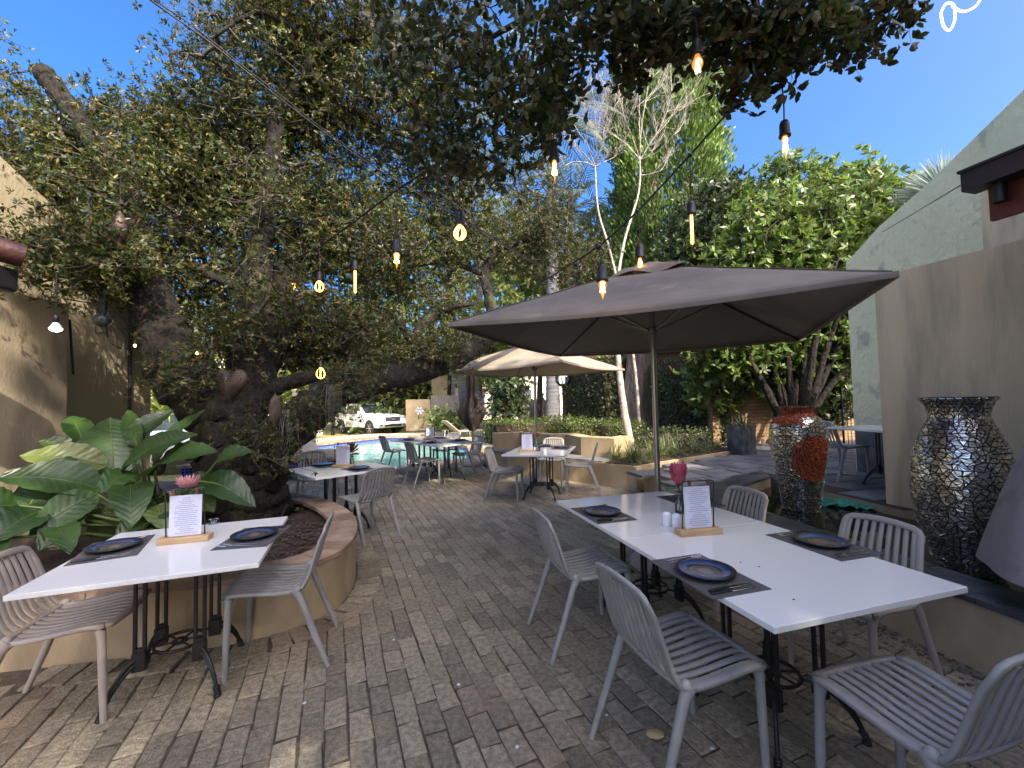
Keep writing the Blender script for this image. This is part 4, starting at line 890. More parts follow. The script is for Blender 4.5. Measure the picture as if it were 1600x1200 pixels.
# ------------------------------------------------------------------ mosaic vases
def mosaic(name, P0, prof, label, nz, na, region, rim_m=0):
    root = empty(name, P0, 0, label, 'vase'); Q = catmull([(r_, 0, z) for r_, z in prof], 10); zz = np.array([q[2] for q in Q]); rr_ = np.array([q[0] for q in Q])
    seg = np.concatenate([[0], np.cumsum(np.hypot(np.diff(zz), np.diff(rr_)))]); tot = seg[-1]
    def pt(s_, a_): s_ = min(max(s_, 0), tot); r_ = np.interp(s_, seg, rr_); z = np.interp(s_, seg, zz); return np.array([r_ * math.cos(a_), r_ * math.sin(a_), z])
    b_ = MB(); b_.lathe([(q[0], q[2]) for q in Q] + [(Q[-1][0] - .02, Q[-1][2] - .002), (Q[-1][0] - .05, Q[-1][2] - .15)], n=64); b_.build('body', M['grout'], root)
    t = MB(); G = {}
    for i in range(nz + 1):
        for j in range(na): s_ = (i + (rnd.uniform(-.36, .36) if 0 < i < nz else 0)) * tot / nz; G[i, j] = (s_, 2 * math.pi * (j + rnd.uniform(-.36, .36) + .5 * (i % 2)) / na)
    for i in range(nz):
        for j in range(na):
            a_, b2, c, d = G[i, j], G[i, (j + 1) % na], G[i + 1, (j + 1) % na], G[i + 1, j]
            def un(p, ref): return (p[0], p[1] + 2 * math.pi * round((ref - p[1]) / (2 * math.pi)))
            b2, c, d = un(b2, a_[1]), un(c, a_[1]), un(d, a_[1]); tris = [(a_, b2, c), (a_, c, d)] if rnd.random() < .5 else [(a_, b2, d), (b2, c, d)]
            for T in tris:
                if rnd.random() < .35:       # a few shards broken in two
                    k = rnd.randrange(3); mid = ((T[k][0] + T[(k + 1) % 3][0]) / 2, (T[k][1] + T[(k + 1) % 3][1]) / 2); parts_ = [(T[k], mid, T[(k + 2) % 3]), (mid, T[(k + 1) % 3], T[(k + 2) % 3])]
                else: parts_ = [T]
                for U_ in parts_:
                    P = [pt(*u) for u in U_]; cen = sum(P) / 3; o_ = cen.copy(); o_[2] = 0; o_ /= np.linalg.norm(o_) + 1e-9
                    P = [cen + (p - cen) * (1 - .0058 / max(.01, np.linalg.norm(p - cen))) for p in P]; nn = np.cross(P[1] - P[0], P[2] - P[0]); ln = np.linalg.norm(nn)
                    if ln < 1e-7: continue
                    nn /= ln; nn = nn if nn @ o_ > 0 else -nn; P = [p + nn * (.0095 + rnd.uniform(0, .0025)) for p in P]; m_ = region(cen)
                    t.add(P + [p - nn * .008 for p in P], [(0, 1, 2), (0, 3, 4, 1), (1, 4, 5, 2), (2, 5, 3, 0)], m_)
    t.build('shards', [M['mirror'], M['terra'], M['grout']], root); return root
v1 = at(1252, 797, .26); c1 = atY(1272, 717, v1.y - .22)
cdir = math.atan2(c1.y - v1.y, c1.x - v1.x)
dotc = np.array([.265 * math.cos(math.atan2(-v1.y, -v1.x) + .62), .265 * math.sin(math.atan2(-v1.y, -v1.x) + .62), .60])
def reg1(p):
    d = math.sqrt((p[0] - dotc[0]) ** 2 + (p[1] - dotc[1]) ** 2 + ((p[2] - dotc[2]) * .92) ** 2)
    if d < .022: return 2
    if d < .225: return 1
    if p[2] > .965: 
        an = math.atan2(p[1], p[0]) - math.atan2(-v1.y, -v1.x); an = (an + math.pi) % (2 * math.pi) - math.pi
        if p[2] > 1.04 or an < .25: return 1
    return 0
mosaic('mosaic_pot', (v1.x, v1.y, .26), [(.155, 0), (.17, .04), (.20, .25), (.245, .55), (.268, .78), (.262, .93), (.215, 1.02), (.155, 1.07), (.143, 1.10), (.150, 1.14), (.17, 1.165)], 'tall mirror mosaic pot with orange neck and a large orange dot', 44, 44, reg1)
v2 = at(1512, 890, .26)
mosaic('mosaic_vase', (v2.x, v2.y, .26), [(.15, 0), (.165, .04), (.205, .15), (.255, .36), (.276, .58), (.262, .78), (.215, .95), (.165, 1.07), (.153, 1.12), (.17, 1.19), (.207, 1.25)], 'large mirror mosaic vase with flared rim in front of the beige wall', 46, 42, lambda p: 0)

# ------------------------------------------------------------------ the old tree
YS = 1.05
def L3(pts): return [atY(p[0], p[1], p[2] * YS) for p in pts]
def blob(px, py, Y, rx, ry, dep, k, back=0): Y = Y * YS + back; c = atY(px, py, Y); s = Y / FPX; return (c, (rx * s, dep, ry * s), k)
tb_ = atY(385, 800, 4.55)
limbs = [
 (L3([(385, 815, 4.5), (378, 740, 4.5), (365, 690, 4.55), (350, 640, 4.6)]), [.44, .40, .38, .33]),
 (L3([(398, 800, 4.5), (400, 755, 4.45), (420, 705, 4.5), (464, 660, 4.7), (515, 618, 5.0), (560, 600, 5.4), (605, 590, 5.7), (660, 578, 6.2), (720, 556, 6.5), (770, 520, 6.6), (830, 482, 6.9), (895, 452, 7.4), (960, 440, 7.8)]), [.34, .30, .26, .24, .22, .21, .20, .20, .17, .13, .09, .06, .03]),
 (L3([(350, 650, 4.6), (300, 600, 4.55), (262, 530, 4.5), (235, 460, 4.45), (215, 380, 4.4), (190, 300, 4.4), (150, 225, 4.4), (95, 150, 4.35), (68, 112, 4.3)]), [.34, .32, .27, .21, .165, .13, .11, .10, .09]),
 (L3([(280, 560, 4.6), (205, 440, 4.8), (140, 360, 4.9), (75, 290, 5.0), (0, 215, 5.1), (-60, 170, 5.2)]), [.22, .18, .14, .12, .09, .05]),
 (L3([(365, 670, 4.6), (392, 590, 4.7), (398, 500, 4.8), (402, 410, 4.9), (418, 320, 5.0), (428, 240, 5.0), (436, 170, 5.0), (452, 120, 5.0), (430, 60, 4.9), (395, 0, 4.8), (370, -60, 4.7)]), [.31, .26, .20, .15, .115, .095, .08, .07, .055, .045, .035]),
 (L3([(405, 600, 4.8), (450, 500, 5.0), (440, 430, 5.2), (470, 380, 5.4), (520, 370, 5.5), (580, 380, 5.6), (640, 400, 5.9)]), [.14, .11, .10, .08, .06, .045, .03]),
 (L3([(440, 175, 5.0), (480, 110, 4.9), (490, 85, 4.9), (530, 65, 4.9), (600, 50, 4.8)]), [.085, .075, .06, .04, .02]),
 (L3([(485, 115, 4.9), (540, 165, 5.2), (600, 200, 5.4), (650, 220, 5.6)]), [.055, .045, .03, .02]),
 (L3([(490, 85, 4.9), (450, 40, 4.7), (400, 20, 4.6), (330, 60, 4.4)]), [.045, .035, .025, .015]),
 (L3([(400, 460, 4.8), (330, 430, 4.9), (280, 405, 5.1)]), [.08, .06, .03]),
 (L3([(425, 250, 5.0), (360, 250, 5.0), (290, 260, 5.0), (200, 250, 4.9)]), [.05, .04, .03, .015]),
 (L3([(770, 515, 6.6), (765, 470, 6.7), (757, 430, 6.9), (775, 395, 7.1), (830, 370, 7.3), (870, 345, 7.5), (905, 300, 7.8)]), [.10, .085, .07, .06, .05, .04, .02]),
 (L3([(757, 430, 6.9), (700, 410, 6.9), (650, 415, 6.8), (600, 425, 6.7), (560, 440, 6.5)]), [.05, .045, .035, .03, .02]),
 (L3([(640, 565, 6.1), (660, 510, 6.3), (700, 482, 6.5), (740, 475, 6.7)]), [.09, .08, .06, .03]),
 (L3([(640, 530, 6.2), (610, 490, 6.3), (560, 470, 6.3)]), [.06, .04, .02]),
 (L3([(870, 350, 7.5), (900, 380, 7.7), (950, 390, 7.9)]), [.05, .04, .02]),
 (L3([(420, 610, 4.7), (480, 590, 4.9), (540, 585, 5.2)]), [.10, .08, .06]),
]
blobs = [blob(120, 395, 3.9, 120, 55, .35, 90), blob(40, 260, 4.8, 120, 110, .7, 170), blob(180, 350, 4.95, 150, 120, .7, 240), blob(220, 240, 4.9, 120, 80, .7, 120), blob(400, 300, 4.55, 70, 80, .15, 18), blob(415, 440, 4.4, 60, 60, .12, 14), blob(230, 330, 6.6, 230, 170, .8, 240), blob(520, 230, 6.8, 150, 120, .8, 150), blob(430, 480, 6.6, 150, 70, .8, 90), blob(180, 270, 4.1, 50, 60, .1, 20), blob(370, 520, 4.3, 50, 40, .1, 22), blob(650, 545, 5.9, 60, 18, .12, 16), blob(540, 590, 4.75, 40, 20, .1, 12), blob(330, 270, 5.5, 140, 130, .8, 270),
 blob(440, 320, 5.7, 140, 150, .8, 300), blob(430, 120, 5.3, 140, 120, .8, 240), blob(560, 130, 5.4, 150, 110, .8, 230), blob(540, 370, 5.7, 120, 90, .7, 180), blob(640, 380, 6.7, 130, 100, .8, 190),
 blob(780, 340, 7.3, 130, 100, .8, 200), blob(450, 530, 5.2, 110, 45, .4, 100), blob(500, 510, 5.6, 120, 60, .7, 130), blob(640, 500, 6.7, 120, 60, .7, 110), blob(290, 590, 4.0, 35, 30, .12, 10),
 blob(480, 20, 5.0, 150, 60, .8, 130), blob(880, 400, 7.6, 80, 55, .7, 80), blob(530, 560, 5.6, 80, 25, .35, 34), blob(420, 690, 4.05, 45, 40, .1, 8), blob(475, 650, 4.4, 30, 30, .15, 8), blob(300, 130, 4.8, 90, 50, .5, 16),
 blob(690, 250, 6.4, 70, 50, .6, 60), blob(10, 100, 5.2, 40, 50, .6, 14), blob(310, 450, 5.2, 90, 60, .5, 90), blob(700, 110, 5.6, 90, 80, .7, 90), blob(660, 560, 6.3, 80, 25, .3, 30)]
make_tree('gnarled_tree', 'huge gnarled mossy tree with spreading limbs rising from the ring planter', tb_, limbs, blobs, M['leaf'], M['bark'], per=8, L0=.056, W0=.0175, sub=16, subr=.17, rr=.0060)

# branch of the tree overhead with round leaves
limbs = [([Vector((4.6, -2.5, 0)), Vector((4.4, -2.3, 2.2)), Vector((3.4, -1.5, 4.0)), Vector((1.6, -.6, 4.4)), atY(1180, -330, 1.5 * YS)], [.22, .19, .13, .09, .06]), (L3([(1180, -330, 1.5), (1090, -150, 1.9), (1000, -60, 2.3), (900, 0, 2.6), (800, 40, 2.9), (720, 90, 3.2)]), [.06, .05, .04, .03, .022, .012]),
 (L3([(1090, -150, 1.9), (1150, -60, 2.2), (1180, 0, 2.4), (1190, 60, 2.6)]), [.04, .03, .02, .01]), (L3([(1150, -100, 2.0), (1300, -60, 2.3), (1400, 0, 2.6)]), [.03, .02, .01]),
 (L3([(960, -40, 2.4), (1010, 20, 2.6), (1020, 70, 2.8)]), [.02, .015, .008]), (L3([(840, 20, 2.8), (830, 110, 3.0), (820, 190, 3.1)]), [.015, .012, .006])]
blobs = [blob(720, 60, 3.0, 130, 90, .35, 60), blob(810, 110, 2.9, 90, 110, .35, 70), blob(640, 60, 3.2, 70, 70, .3, 30), blob(930, 60, 2.7, 100, 80, .3, 46), blob(1010, 40, 2.6, 70, 60, .3, 40), blob(1110, 45, 2.6, 90, 45, .25, 46), blob(1180, 110, 2.6, 50, 45, .2, 40), blob(1230, 45, 2.5, 80, 50, .25, 60),
 blob(1340, 35, 2.6, 70, 35, .25, 45), blob(690, 230, 3.3, 50, 50, .25, 26), blob(1060, -30, 2.3, 300, 50, .3, 80), blob(770, 220, 3.1, 70, 70, .25, 40), blob(690, 190, 3.2, 50, 60, .2, 16), blob(860, 150, 3.1, 50, 40, .2, 16), blob(870, 190, 2.9, 30, 40, .2, 12), (Vector((2.2, -.6, 4.3)), (1.6, .9, .5), 110)]  # the last clump is out of view, added to shade the patio
make_tree('round_leaved_tree', 'overhanging tree with round dark leaves at the top of the picture', Vector((4.6, -2.5, 0)), limbs, blobs, M['leaf_round'], M['twig'], per=5, L0=.062, W0=.040, sub=4, subr=.07, kind='hex', rr=.0022, barkjit=0, hang=.05)

# trees on the right and behind
def world_tree(name, label, P0, H_, trunks, blobs_, leaf, **kw):
    return make_tree(name, label, Vector(P0), trunks, blobs_, leaf, **kw)
mb_ = at(1225, 700, .36); mb_ = Vector((mb_.x * .97, mb_.y * .97, .36)); Ym = mb_.y
tr_ = []
for (px, py, dx) in ((1150, 520, -.2), (1185, 470, .2), (1225, 480, 0), (1262, 470, .2), (1300, 520, -.2), (1330, 560, .3), (1205, 560, .4), (1165, 560, .3), (1280, 500, -.4), (1240, 520, .5), (1310, 540, .1)):
    b0 = mb_ + Vector((rnd.uniform(-.2, .2), rnd.uniform(-.15, .15), -.05)); tr_.append(([b0, b0.lerp(atY((px + 1225) / 2 + 12, 610, Ym + dx), .8), atY(px, py, Ym + dx), atY(px + (px - 1225) * .5, py - 90, Ym + dx)], [.09, .07, .05, .025]))
make_tree('glossy_tree', 'sunlit glossy-leaved tree with many dark stems behind the parasol on the right', mb_, tr_,
  [blob(1250, 380, Ym, 120, 95, 1.1, 460), blob(1180, 430, Ym + .3, 90, 90, 1, 190), blob(1330, 350, Ym + .2, 95, 85, 1.0, 360), blob(1260, 300, Ym + .3, 95, 50, .8, 130), blob(1330, 470, Ym - .2, 60, 60, .6, 110), blob(1150, 540, Ym, 90, 50, .8, 170), blob(1250, 500, Ym + .2, 130, 60, 1.0, 340), blob(1385, 330, Ym + .5, 40, 45, .6, 60), blob(1230, 560, Ym + .6, 120, 50, .7, 200), blob(1130, 600, Ym + .5, 60, 40, .5, 80), blob(1290, 590, Ym + .7, 60, 50, .5, 90)],
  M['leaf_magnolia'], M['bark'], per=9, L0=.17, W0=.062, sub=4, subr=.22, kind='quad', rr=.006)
Yd = 11.0
make_tree('dark_small_tree', 'small dense dark green tree left of the sunlit glossy-leaved tree', atY(1105, 690, Yd), [(L3([(1105, 690, Yd), (1110, 560, Yd), (1120, 430, Yd), (1120, 330, Yd)]), [.14, .12, .08, .03])],
  [blob(1120, 370, Yd, 75, 85, 1.2, 300), blob(1080, 400, Yd, 60, 60, 1, 130), blob(1150, 320, Yd, 30, 40, .5, 60)], M['leaf_dark'], M['bark'], per=7, L0=.16, W0=.07, sub=5, subr=.2, rr=.008)
# conifer, its thick trunk in front
Yc = 14.5
ct = atY(998, 690, 12.2)
w = MB(); Q = catmull(L3([(998, 700, 12.2), (996, 640, 12.2), (1000, 560, 12.3), (1008, 400, 12.6), (1015, 250, 13)]), 6); n = 40; V = []; k = len(Q)
for i, q in enumerate(Q):
    t_ = i / (k - 1); r_ = (.62 - .35 * t_) * (1 + .5 * math.exp(-t_ * 22))
    for j in range(n): a_ = 2 * math.pi * j / n; rr = r_ * (1 + .12 * math.sin(a_ * 7 + t_ * 3) + .07 * math.sin(a_ * 13 - t_ * 5)); V.append(q + np.array([rr * math.cos(a_), rr * math.sin(a_), 0]))
w.add(V, [(i * n + j, i * n + (j + 1) % n, (i + 1) * n + (j + 1) % n, (i + 1) * n + j) for i in range(k - 1) for j in range(n)], 0, True)
cr = empty('tall_conifer', ct, 0, 'tall columnar green conifer with a thick furrowed trunk behind the big parasol', 'tree'); local(w, ct).build('trunk', M['cypress_bark'], cr)
cc = []; 
top = atY(1050, -120, 13.5); botz = atY(1060, 500, 13.5).z; cxm = atY(1045, 300, 13.5)
for i in range(26000):
    z = botz + (top.z - botz) * rnd.random() ** .85; a_ = rnd.uniform(0, 6.283); R0 = 1.72 * min(1, (z - botz) / 1.2 + .35) * (1 - .35 * max(0, (z - botz) / (top.z - botz) - .6) / .4); R0 *= 1 + .10 * math.sin(a_ * 5 + z * 1.7) + .08 * math.sin(a_ * 9 - z * 2.9); r_ = R0 * rnd.uniform(.72, 1.0); cc.append((cxm.x + r_ * math.cos(a_), 13.6 + r_ * math.sin(a_), z, a_))
cc = np.array(cc); P = np.repeat(cc[:, :3], 3, 0) + rg.normal(size=(78000, 3)) * .05 - npv(ct); A_ = np.repeat(cc[:, 3], 3); D = np.stack([np.cos(A_) * .5, np.sin(A_) * .5, np.full(78000, 1.0)], 1) + rg.normal(size=(78000, 3)) * .35
leaves_obj('crown', P, D, unit(78000), rg.uniform(.10, .24, 78000), rg.uniform(.045, .075, 78000), M['leaf_cypress'], cr)
# two bare white stemmed trees
def bare(name, label, pts, rads, targets, Y, k, leaf=None):
    base = atY(*pts[0]); root = empty(name, base, 0, label, 'tree', 'bare pale stemmed trees'); tb = MB(); inv = -npv(base); Q = [q + inv for q in catmull(L3(pts), 7)]; tb.tube(Q, lerp_r(rads, len(Q)), 9, 0, True, True, jit=.15); nodes_ = list(Q[len(Q) // 2:])
    def grow(p, d, L_, r_, dep):
        q = [p]; dd = d / np.linalg.norm(d)
        for i in range(4): dd = dd + rg.normal(size=3) * .13 + np.array([0, 0, .05]); dd /= np.linalg.norm(dd); q.append(q[-1] + dd * L_ / 4)
        tb.tube(q, [r_, r_ * .85, r_ * .7, r_ * .55, r_ * .4], 5, 0, False, True)
        if dep > 0:
            for i in range(rnd.choice((3, 4, 4)) if dep > 1 else 3):
                s_ = q[rnd.choice((1, 2, 3, 4, 4))]; nd = dd + rg.normal(size=3) * .42; nd[2] = abs(nd[2]) * .8 + .3; grow(s_, nd, L_ * rnd.uniform(.5, .72), r_ * .55, dep - 1)
    for px, py in targets:
        T = npv(atY(px, py, Y + rnd.uniform(-.6, .6))) + inv; s_ = min(nodes_, key=lambda q: np.linalg.norm(q - T) - .5 * q[2]); grow(s_, T - s_, np.linalg.norm(T - s_) * .8, rads[-1] * .9, 4)
    tb.build('trunk', M['white_bark'], root)
    return root
bare('bare_tree', 'bare pale tree whose slanting white trunk stands between the two parasols', [(988, 705, 8.8), (975, 640, 8.9), (966, 560, 9.0), (962, 470, 9.2), (975, 380, 9.4), (998, 300, 9.5), (1000, 250, 9.6)], [.095, .08, .06, .04, .03, .022, .016], [(930, 210), (1000, 110), (1040, 180), (1080, 230), (960, 160), (1090, 120), (1050, 280), (1020, 60), (1060, 150)], 9.6, 6)
bare('bare_tree', 'thin bare pale tree left of the conifer, its twigs above the string lights', [(1000, 700, 10.2), (990, 560, 10.3), (955, 400, 10.4), (935, 330, 10.5), (930, 260, 10.5)], [.05, .04, .03, .024, .016], [(880, 180), (900, 220), (960, 150), (860, 250), (940, 190), (920, 130), (970, 230)], 10.5, 5)

# background trees
def bgtree(px, py, Y, rx, ry, k, label, leaf, L0=.2, W0=.08, base_py=670, name='garden_tree', dep=None, trunk=.12, cat='tree'):
    b0 = atY(px, base_py, Y); s = Y / FPX; c = atY(px, py, Y); d_ = dep or rx * s * .8; bl = []
    for i in range(6): a_ = rnd.uniform(0, 6.28); q = rnd.uniform(.2, .65); bl.append((c + Vector((math.cos(a_) * rx * s * q, rnd.uniform(-.4, .4) * d_, math.sin(a_) * ry * s * q)), (rx * s * .55, d_ * .6, ry * s * .5), k // 6))
    return make_tree(name, label, b0, [([b0, b0.lerp(c, .5) + Vector((.1, 0, 0)), c, c + Vector((0, 0, ry * s * .5))], [trunk, trunk * .8, trunk * .5, trunk * .2])], bl, leaf, M['bark'], per=6, L0=L0, W0=W0, sub=5, subr=L0 * 1.4, rr=.008, group='garden trees behind the pool', cat=cat)
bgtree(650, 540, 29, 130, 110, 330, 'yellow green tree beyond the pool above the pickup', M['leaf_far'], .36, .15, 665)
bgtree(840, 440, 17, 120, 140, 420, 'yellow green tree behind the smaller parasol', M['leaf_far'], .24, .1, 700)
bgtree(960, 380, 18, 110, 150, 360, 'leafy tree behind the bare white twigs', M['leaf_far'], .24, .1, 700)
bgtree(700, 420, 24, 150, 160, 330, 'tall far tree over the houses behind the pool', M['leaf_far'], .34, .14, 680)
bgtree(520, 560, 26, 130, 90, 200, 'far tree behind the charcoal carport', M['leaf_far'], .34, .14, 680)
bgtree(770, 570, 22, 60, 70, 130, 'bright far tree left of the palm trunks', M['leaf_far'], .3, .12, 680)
bgtree(795, 625, 14.5, 34, 42, 150, 'dark bushy tree left of the clay urns', M['leaf_dark'], .14, .07, 680, trunk=.06)
bgtree(300, 560, 14, 110, 100, 200, 'leafy tree behind the fork of the old tree', M['leaf_far'], .2, .09, 690)
bgtree(430, 600, 18, 80, 50, 100, 'green tree glimpsed through the limbs of the old tree', M['leaf_far'], .24, .1, 690)
bgtree(1060, 470, 15.5, 90, 90, 220, 'green tree between the conifer and the dark small tree', M['leaf_far'], .2, .09, 700)
bgtree(1290, 640, 10.9, 45, 35, 60, 'dark shrub behind the brick wall near the iron gate', M['leaf_dark'], .12, .06, 690, name='shrub', trunk=.03, cat='shrub')
bgtree(600, 640, 27, 60, 40, 80, 'clipped bush behind the white pickup', M['leaf_box'], .2, .1, 665, name='shrub', trunk=.05, cat='shrub')
bgtree(690, 650, 20, 40, 20, 60, 'low bush by the wooden gate beyond the pool', M['leaf_box'], .16, .08, 672, name='shrub', trunk=.03, cat='shrub')

# palms
def palm(px, py_top, py_base, Y, r_, label, fronds=0, L_=2.6, leafm='leaf_palm'):
    b0 = atY(px, py_base, Y); b0.z = max(0, b0.z) if b0.z > -1 else 0; t0 = atY(px + rnd.uniform(-3, 3), py_top, Y); root = empty('palm_tree', b0, 0, label, 'palm', 'palm trees beyond the bench planter'); w = MB(); n = 14; H_ = t0.z - b0.z; P = []; R0 = []
    k = int(H_ / .11)
    for i in range(k + 1):
        f_ = i / k; P.append((0 + (t0.x - b0.x) * f_, 0, H_ * f_)); R0.append(r_ * (1 + .25 * math.exp(-f_ * 9)) * (1 - .15 * f_) * (1 + (.035 if i % 2 else -.02)))
    w.tube(P, R0, 16); w.build('trunk', M['palm_bark'], root)
    if fronds:
        P = []; D = []; Nn = []; LL = []; w = MB()
        for i in range(fronds):
            a_ = rnd.uniform(0, 6.283); e_ = rnd.uniform(-.2, 1.2); d = np.array([math.cos(a_) * math.cos(e_), math.sin(a_) * math.cos(e_), math.sin(e_)]); p = np.array([t0.x - b0.x, 0, H_]); q = [p.copy()]
            for j in range(16):
                d = d + np.array([0, 0, -.085]); d /= np.linalg.norm(d); p = p + d * L_ / 16; q.append(p.copy())
                for s_ in (-1, 1):
                    for u in (0, .5): side = np.cross(d, [0, 0, 1.]); side /= np.linalg.norm(side) + 1e-6; P.append(p - d * L_ / 16 * u); D.append(side * s_ + d * .7 + np.array([0, 0, -.25])); Nn.append((0, 0, 1.)); LL.append(.55 * math.sin(math.pi * (j + 1.5) / 19) + .08)
            w.tube(q, [.022 * (1 - j / 18) + .003 for j in range(17)], 5)
        w.build('frond_ribs', M['leaf_palm'], root); P = np.array(P); leaves_obj('fronds', P, np.array(D) + rg.normal(size=P.shape) * .08, np.array(Nn), np.array(LL), np.full(len(P), .05), M[leafm], root)
    return root
palm(864, 200, 682, 14.8, .23, 'thick ringed palm with grey green fronds left of the globe lamp', 34, 3.4)
palm(893, 330, 682, 15.6, .22, 'second ringed palm trunk right behind the globe lamp', 22, 3.0)
palm(705, 420, 672, 25, .22, 'slim far palm, leftmost of the row beyond the pool', 18, 3)
palm(723, 300, 672, 24, .24, 'slim far palm beside the dark closed parasol', 22, 3.2)
palm(747, 360, 670, 23, .22, 'slim far palm right of the dark closed parasol', 18, 3)
# spiky palm over the gable
sr = atY(1475, 262, 8.2); root = empty('spiky_palm', (sr.x, sr.y, 0), 0, 'spiky grey green palm crown showing above the sloping green gable', 'palm'); w = MB(); w.tube([(0, 0, 0), (0, 0, sr.z - .5)], .18, 12); w.build('trunk', M['palm_bark'], root)
n = 420; D = unit(n); D[:, 2] = np.abs(D[:, 2]) * .9 + .05; leaves_obj('crown', np.tile([0, 0, sr.z - .55], (n, 1)) + D * .2, D, unit(n), rg.uniform(.45, .75, n), np.full(n, .035), M['leaf_palm'], root)

# hedge walls
def leafbox(name, label, cat, poly, z0, z1, k, L0, W0, leaf, group=None, rough=.05, mat_core=None):
    """hedge: leaves over the faces of an irregular block"""
    c = npv((sum(p[0] for p in poly) / len(poly), sum(p[1] for p in poly) / len(poly), z0)); root = empty(name, c, 0, label, cat, group); w = MB(); cen = c
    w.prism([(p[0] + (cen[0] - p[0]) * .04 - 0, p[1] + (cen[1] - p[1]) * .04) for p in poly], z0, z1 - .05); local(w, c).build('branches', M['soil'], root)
    per_ = [math.dist(poly[i], poly[(i + 1) % len(poly)]) for i in range(len(poly))]; tot = sum(per_); H_ = z1 - z0; area = 0
    xs = [p[0] for p in poly]; ys = [p[1] for p in poly]; ta_ = (max(xs) - min(xs)) * (max(ys) - min(ys)) * .6; side = tot * H_; P = []; Nn = []
    for _ in range(k):
        if rnd.random() < side / (side + ta_):
            s_ = rnd.uniform(0, tot); i = 0
            while s_ > per_[i]: s_ -= per_[i]; i += 1
            a_, b_ = poly[i], poly[(i + 1) % len(poly)]; t_ = s_ / per_[i]; d = ((b_[0] - a_[0]) / per_[i], (b_[1] - a_[1]) / per_[i]); x, y = a_[0] + (b_[0] - a_[0]) * t_, a_[1] + (b_[1] - a_[1]) * t_; nn = np.array([d[1], -d[0], 0]); mid = np.array([x, y, 0]) - np.array([cen[0], cen[1], 0]); nn = nn if nn @ mid > 0 else -nn; z = rnd.uniform(z0, z1)
        else:
            x, y = rnd.uniform(min(xs), max(xs)), rnd.uniform(min(ys), max(ys))
            if not inpoly(x, y, poly): continue
            z = z1; nn = np.array([0, 0, 1.])
        o_ = rough * (math.sin(x * 3.1 + z * 4) + math.sin(y * 4.3 - z * 2.7)) * .5 + rnd.gauss(0, rough * .5); P.append(np.array([x, y, z]) + nn * o_); Nn.append(nn)
    P = np.array(P) - c; Nn = np.array(Nn); n = len(P); D = unit(n) + Nn * .5; D[:, 2] += .2; leaves_obj('leaves', P, D, Nn + unit(n) * .5, L0 * rg.uniform(.6, 1.2, n), W0 * rg.uniform(.7, 1.2, n), leaf, root); return root
leafbox('hedge_wall', 'tall dark clipped hedge wall right of the thick conifer trunk', 'hedge', [(3.95, 11.82), (5.2, 10.4), (5.35, 11.0), (4.1, 12.35)], .3, 2.55, 16000, .075, .05, M['leaf_dark'], rough=.09)
leafbox('hedge_wall', 'olive clipped creeper wall left of the slanting white trunk', 'hedge', [(1.8, 14.83), (2.8, 12.75), (3.57, 12.86), (3.11, 15.28)], .3, 2.75, 13000, .09, .06, M['leaf_hedge'], rough=.05)
leafbox('box_hedge', 'low bright green box hedge along the back of the bench planter', 'hedge', [(-.84, 12.0), (-.5, 11.2), (1.0, 11.3), (1.45, 10.2), (2.49, 9.83), (3.24, 10.45), (2.2, 11.51), (1.69, 12.56), (.19, 12.63)], .4, .98, 14000, .06, .035, M['leaf_box'], rough=.09)
leafbox('box_hedge', 'dark low hedge at the foot of the conifer trunk', 'hedge', [(2.21, 9.72), (4.35, 9.49), (4.67, 10.46), (3.21, 11.0)], .4, .72, 5000, .07, .035, M['leaf_hedge'], rough=.1)
# strap leaved clumps on the planter
def clump(p, k, L_, W_, label, leaf='leaf_strap', name='grass_clump', cat='plant', group='strap-leaved clumps on the bench planter'):
    root = empty(name, p, 0, label, cat, group); w = MB()
    for i in range(k):
        a_ = rnd.uniform(0, 6.283); e_ = rnd.uniform(.7, 1.45); l = L_ * rnd.uniform(.7, 1.1); d = np.array([math.cos(a_) * math.cos(e_), math.sin(a_) * math.cos(e_), math.sin(e_)]); p_ = np.array([rnd.gauss(0, .05), rnd.gauss(0, .05), 0]); V = []; s_ = np.array([-math.sin(a_), math.cos(a_), 0])
        for j in range(7):
            ww = W_ * (1 - (j / 6) ** 2.2) * .5 + .0006; V += [p_ - s_ * ww, p_ + s_ * ww]; d = d + np.array([0, 0, -.27]); d /= np.linalg.norm(d); p_ = p_ + d * l / 6
        w.add(V, [(2 * j, 2 * j + 1, 2 * j + 3, 2 * j + 2) for j in range(6)], 0, True)
    w.build('leaves', M[leaf], root); return root
names_ = ['largest strap-leaved clump at the front corner of the bench planter', 'strap-leaved clump right behind the front corner clump', 'strap-leaved clump at the foot of the slanting white trunk', 'strap-leaved clump behind the parasol pole, middle of the row', 'strap-leaved clump right of the parasol pole', 'lighter strap-leaved clump farther right along the planter edge', 'sparse strap-leaved clump near the slate planter box', 'small strap-leaved clump at the left of the planting', 'strap-leaved clump against the dark hedge', 'thin strap-leaved clump at the right end of the row']
for (x, y, s_), lb in zip([(2.15, 7.68, 1.3), (2.6, 8.01, 1.15), (2.35, 8.53, 1.2), (2.96, 8.34, 1.15), (3.3, 8.62, 1.0), (3.75, 8.9, 1.0), (4.17, 9.19, .85), (1.95, 8.15, 1), (3.34, 9.3, 1.1), (4.46, 9.46, .7)], names_): clump((x, y, .41), int(110 * s_), .42 * s_, .013, lb)
clump(tuple(at(478, 690, .2)), 70, 1.1, .05, 'tall green strap-leaved clump at the far left of the pool', group=None)
clump(tuple(atY(710, 672, 20)), 90, .9, .06, 'blue green clump beyond the lawn by the fence', group=None)
a0 = atY(258, 655, 11.5); clump((a0.x, a0.y, a0.z), 150, 1.25, .07, 'bright yellow green agave-like plant in the sun beyond the left wall', 'agave', 'agave_plant', 'plant', None)
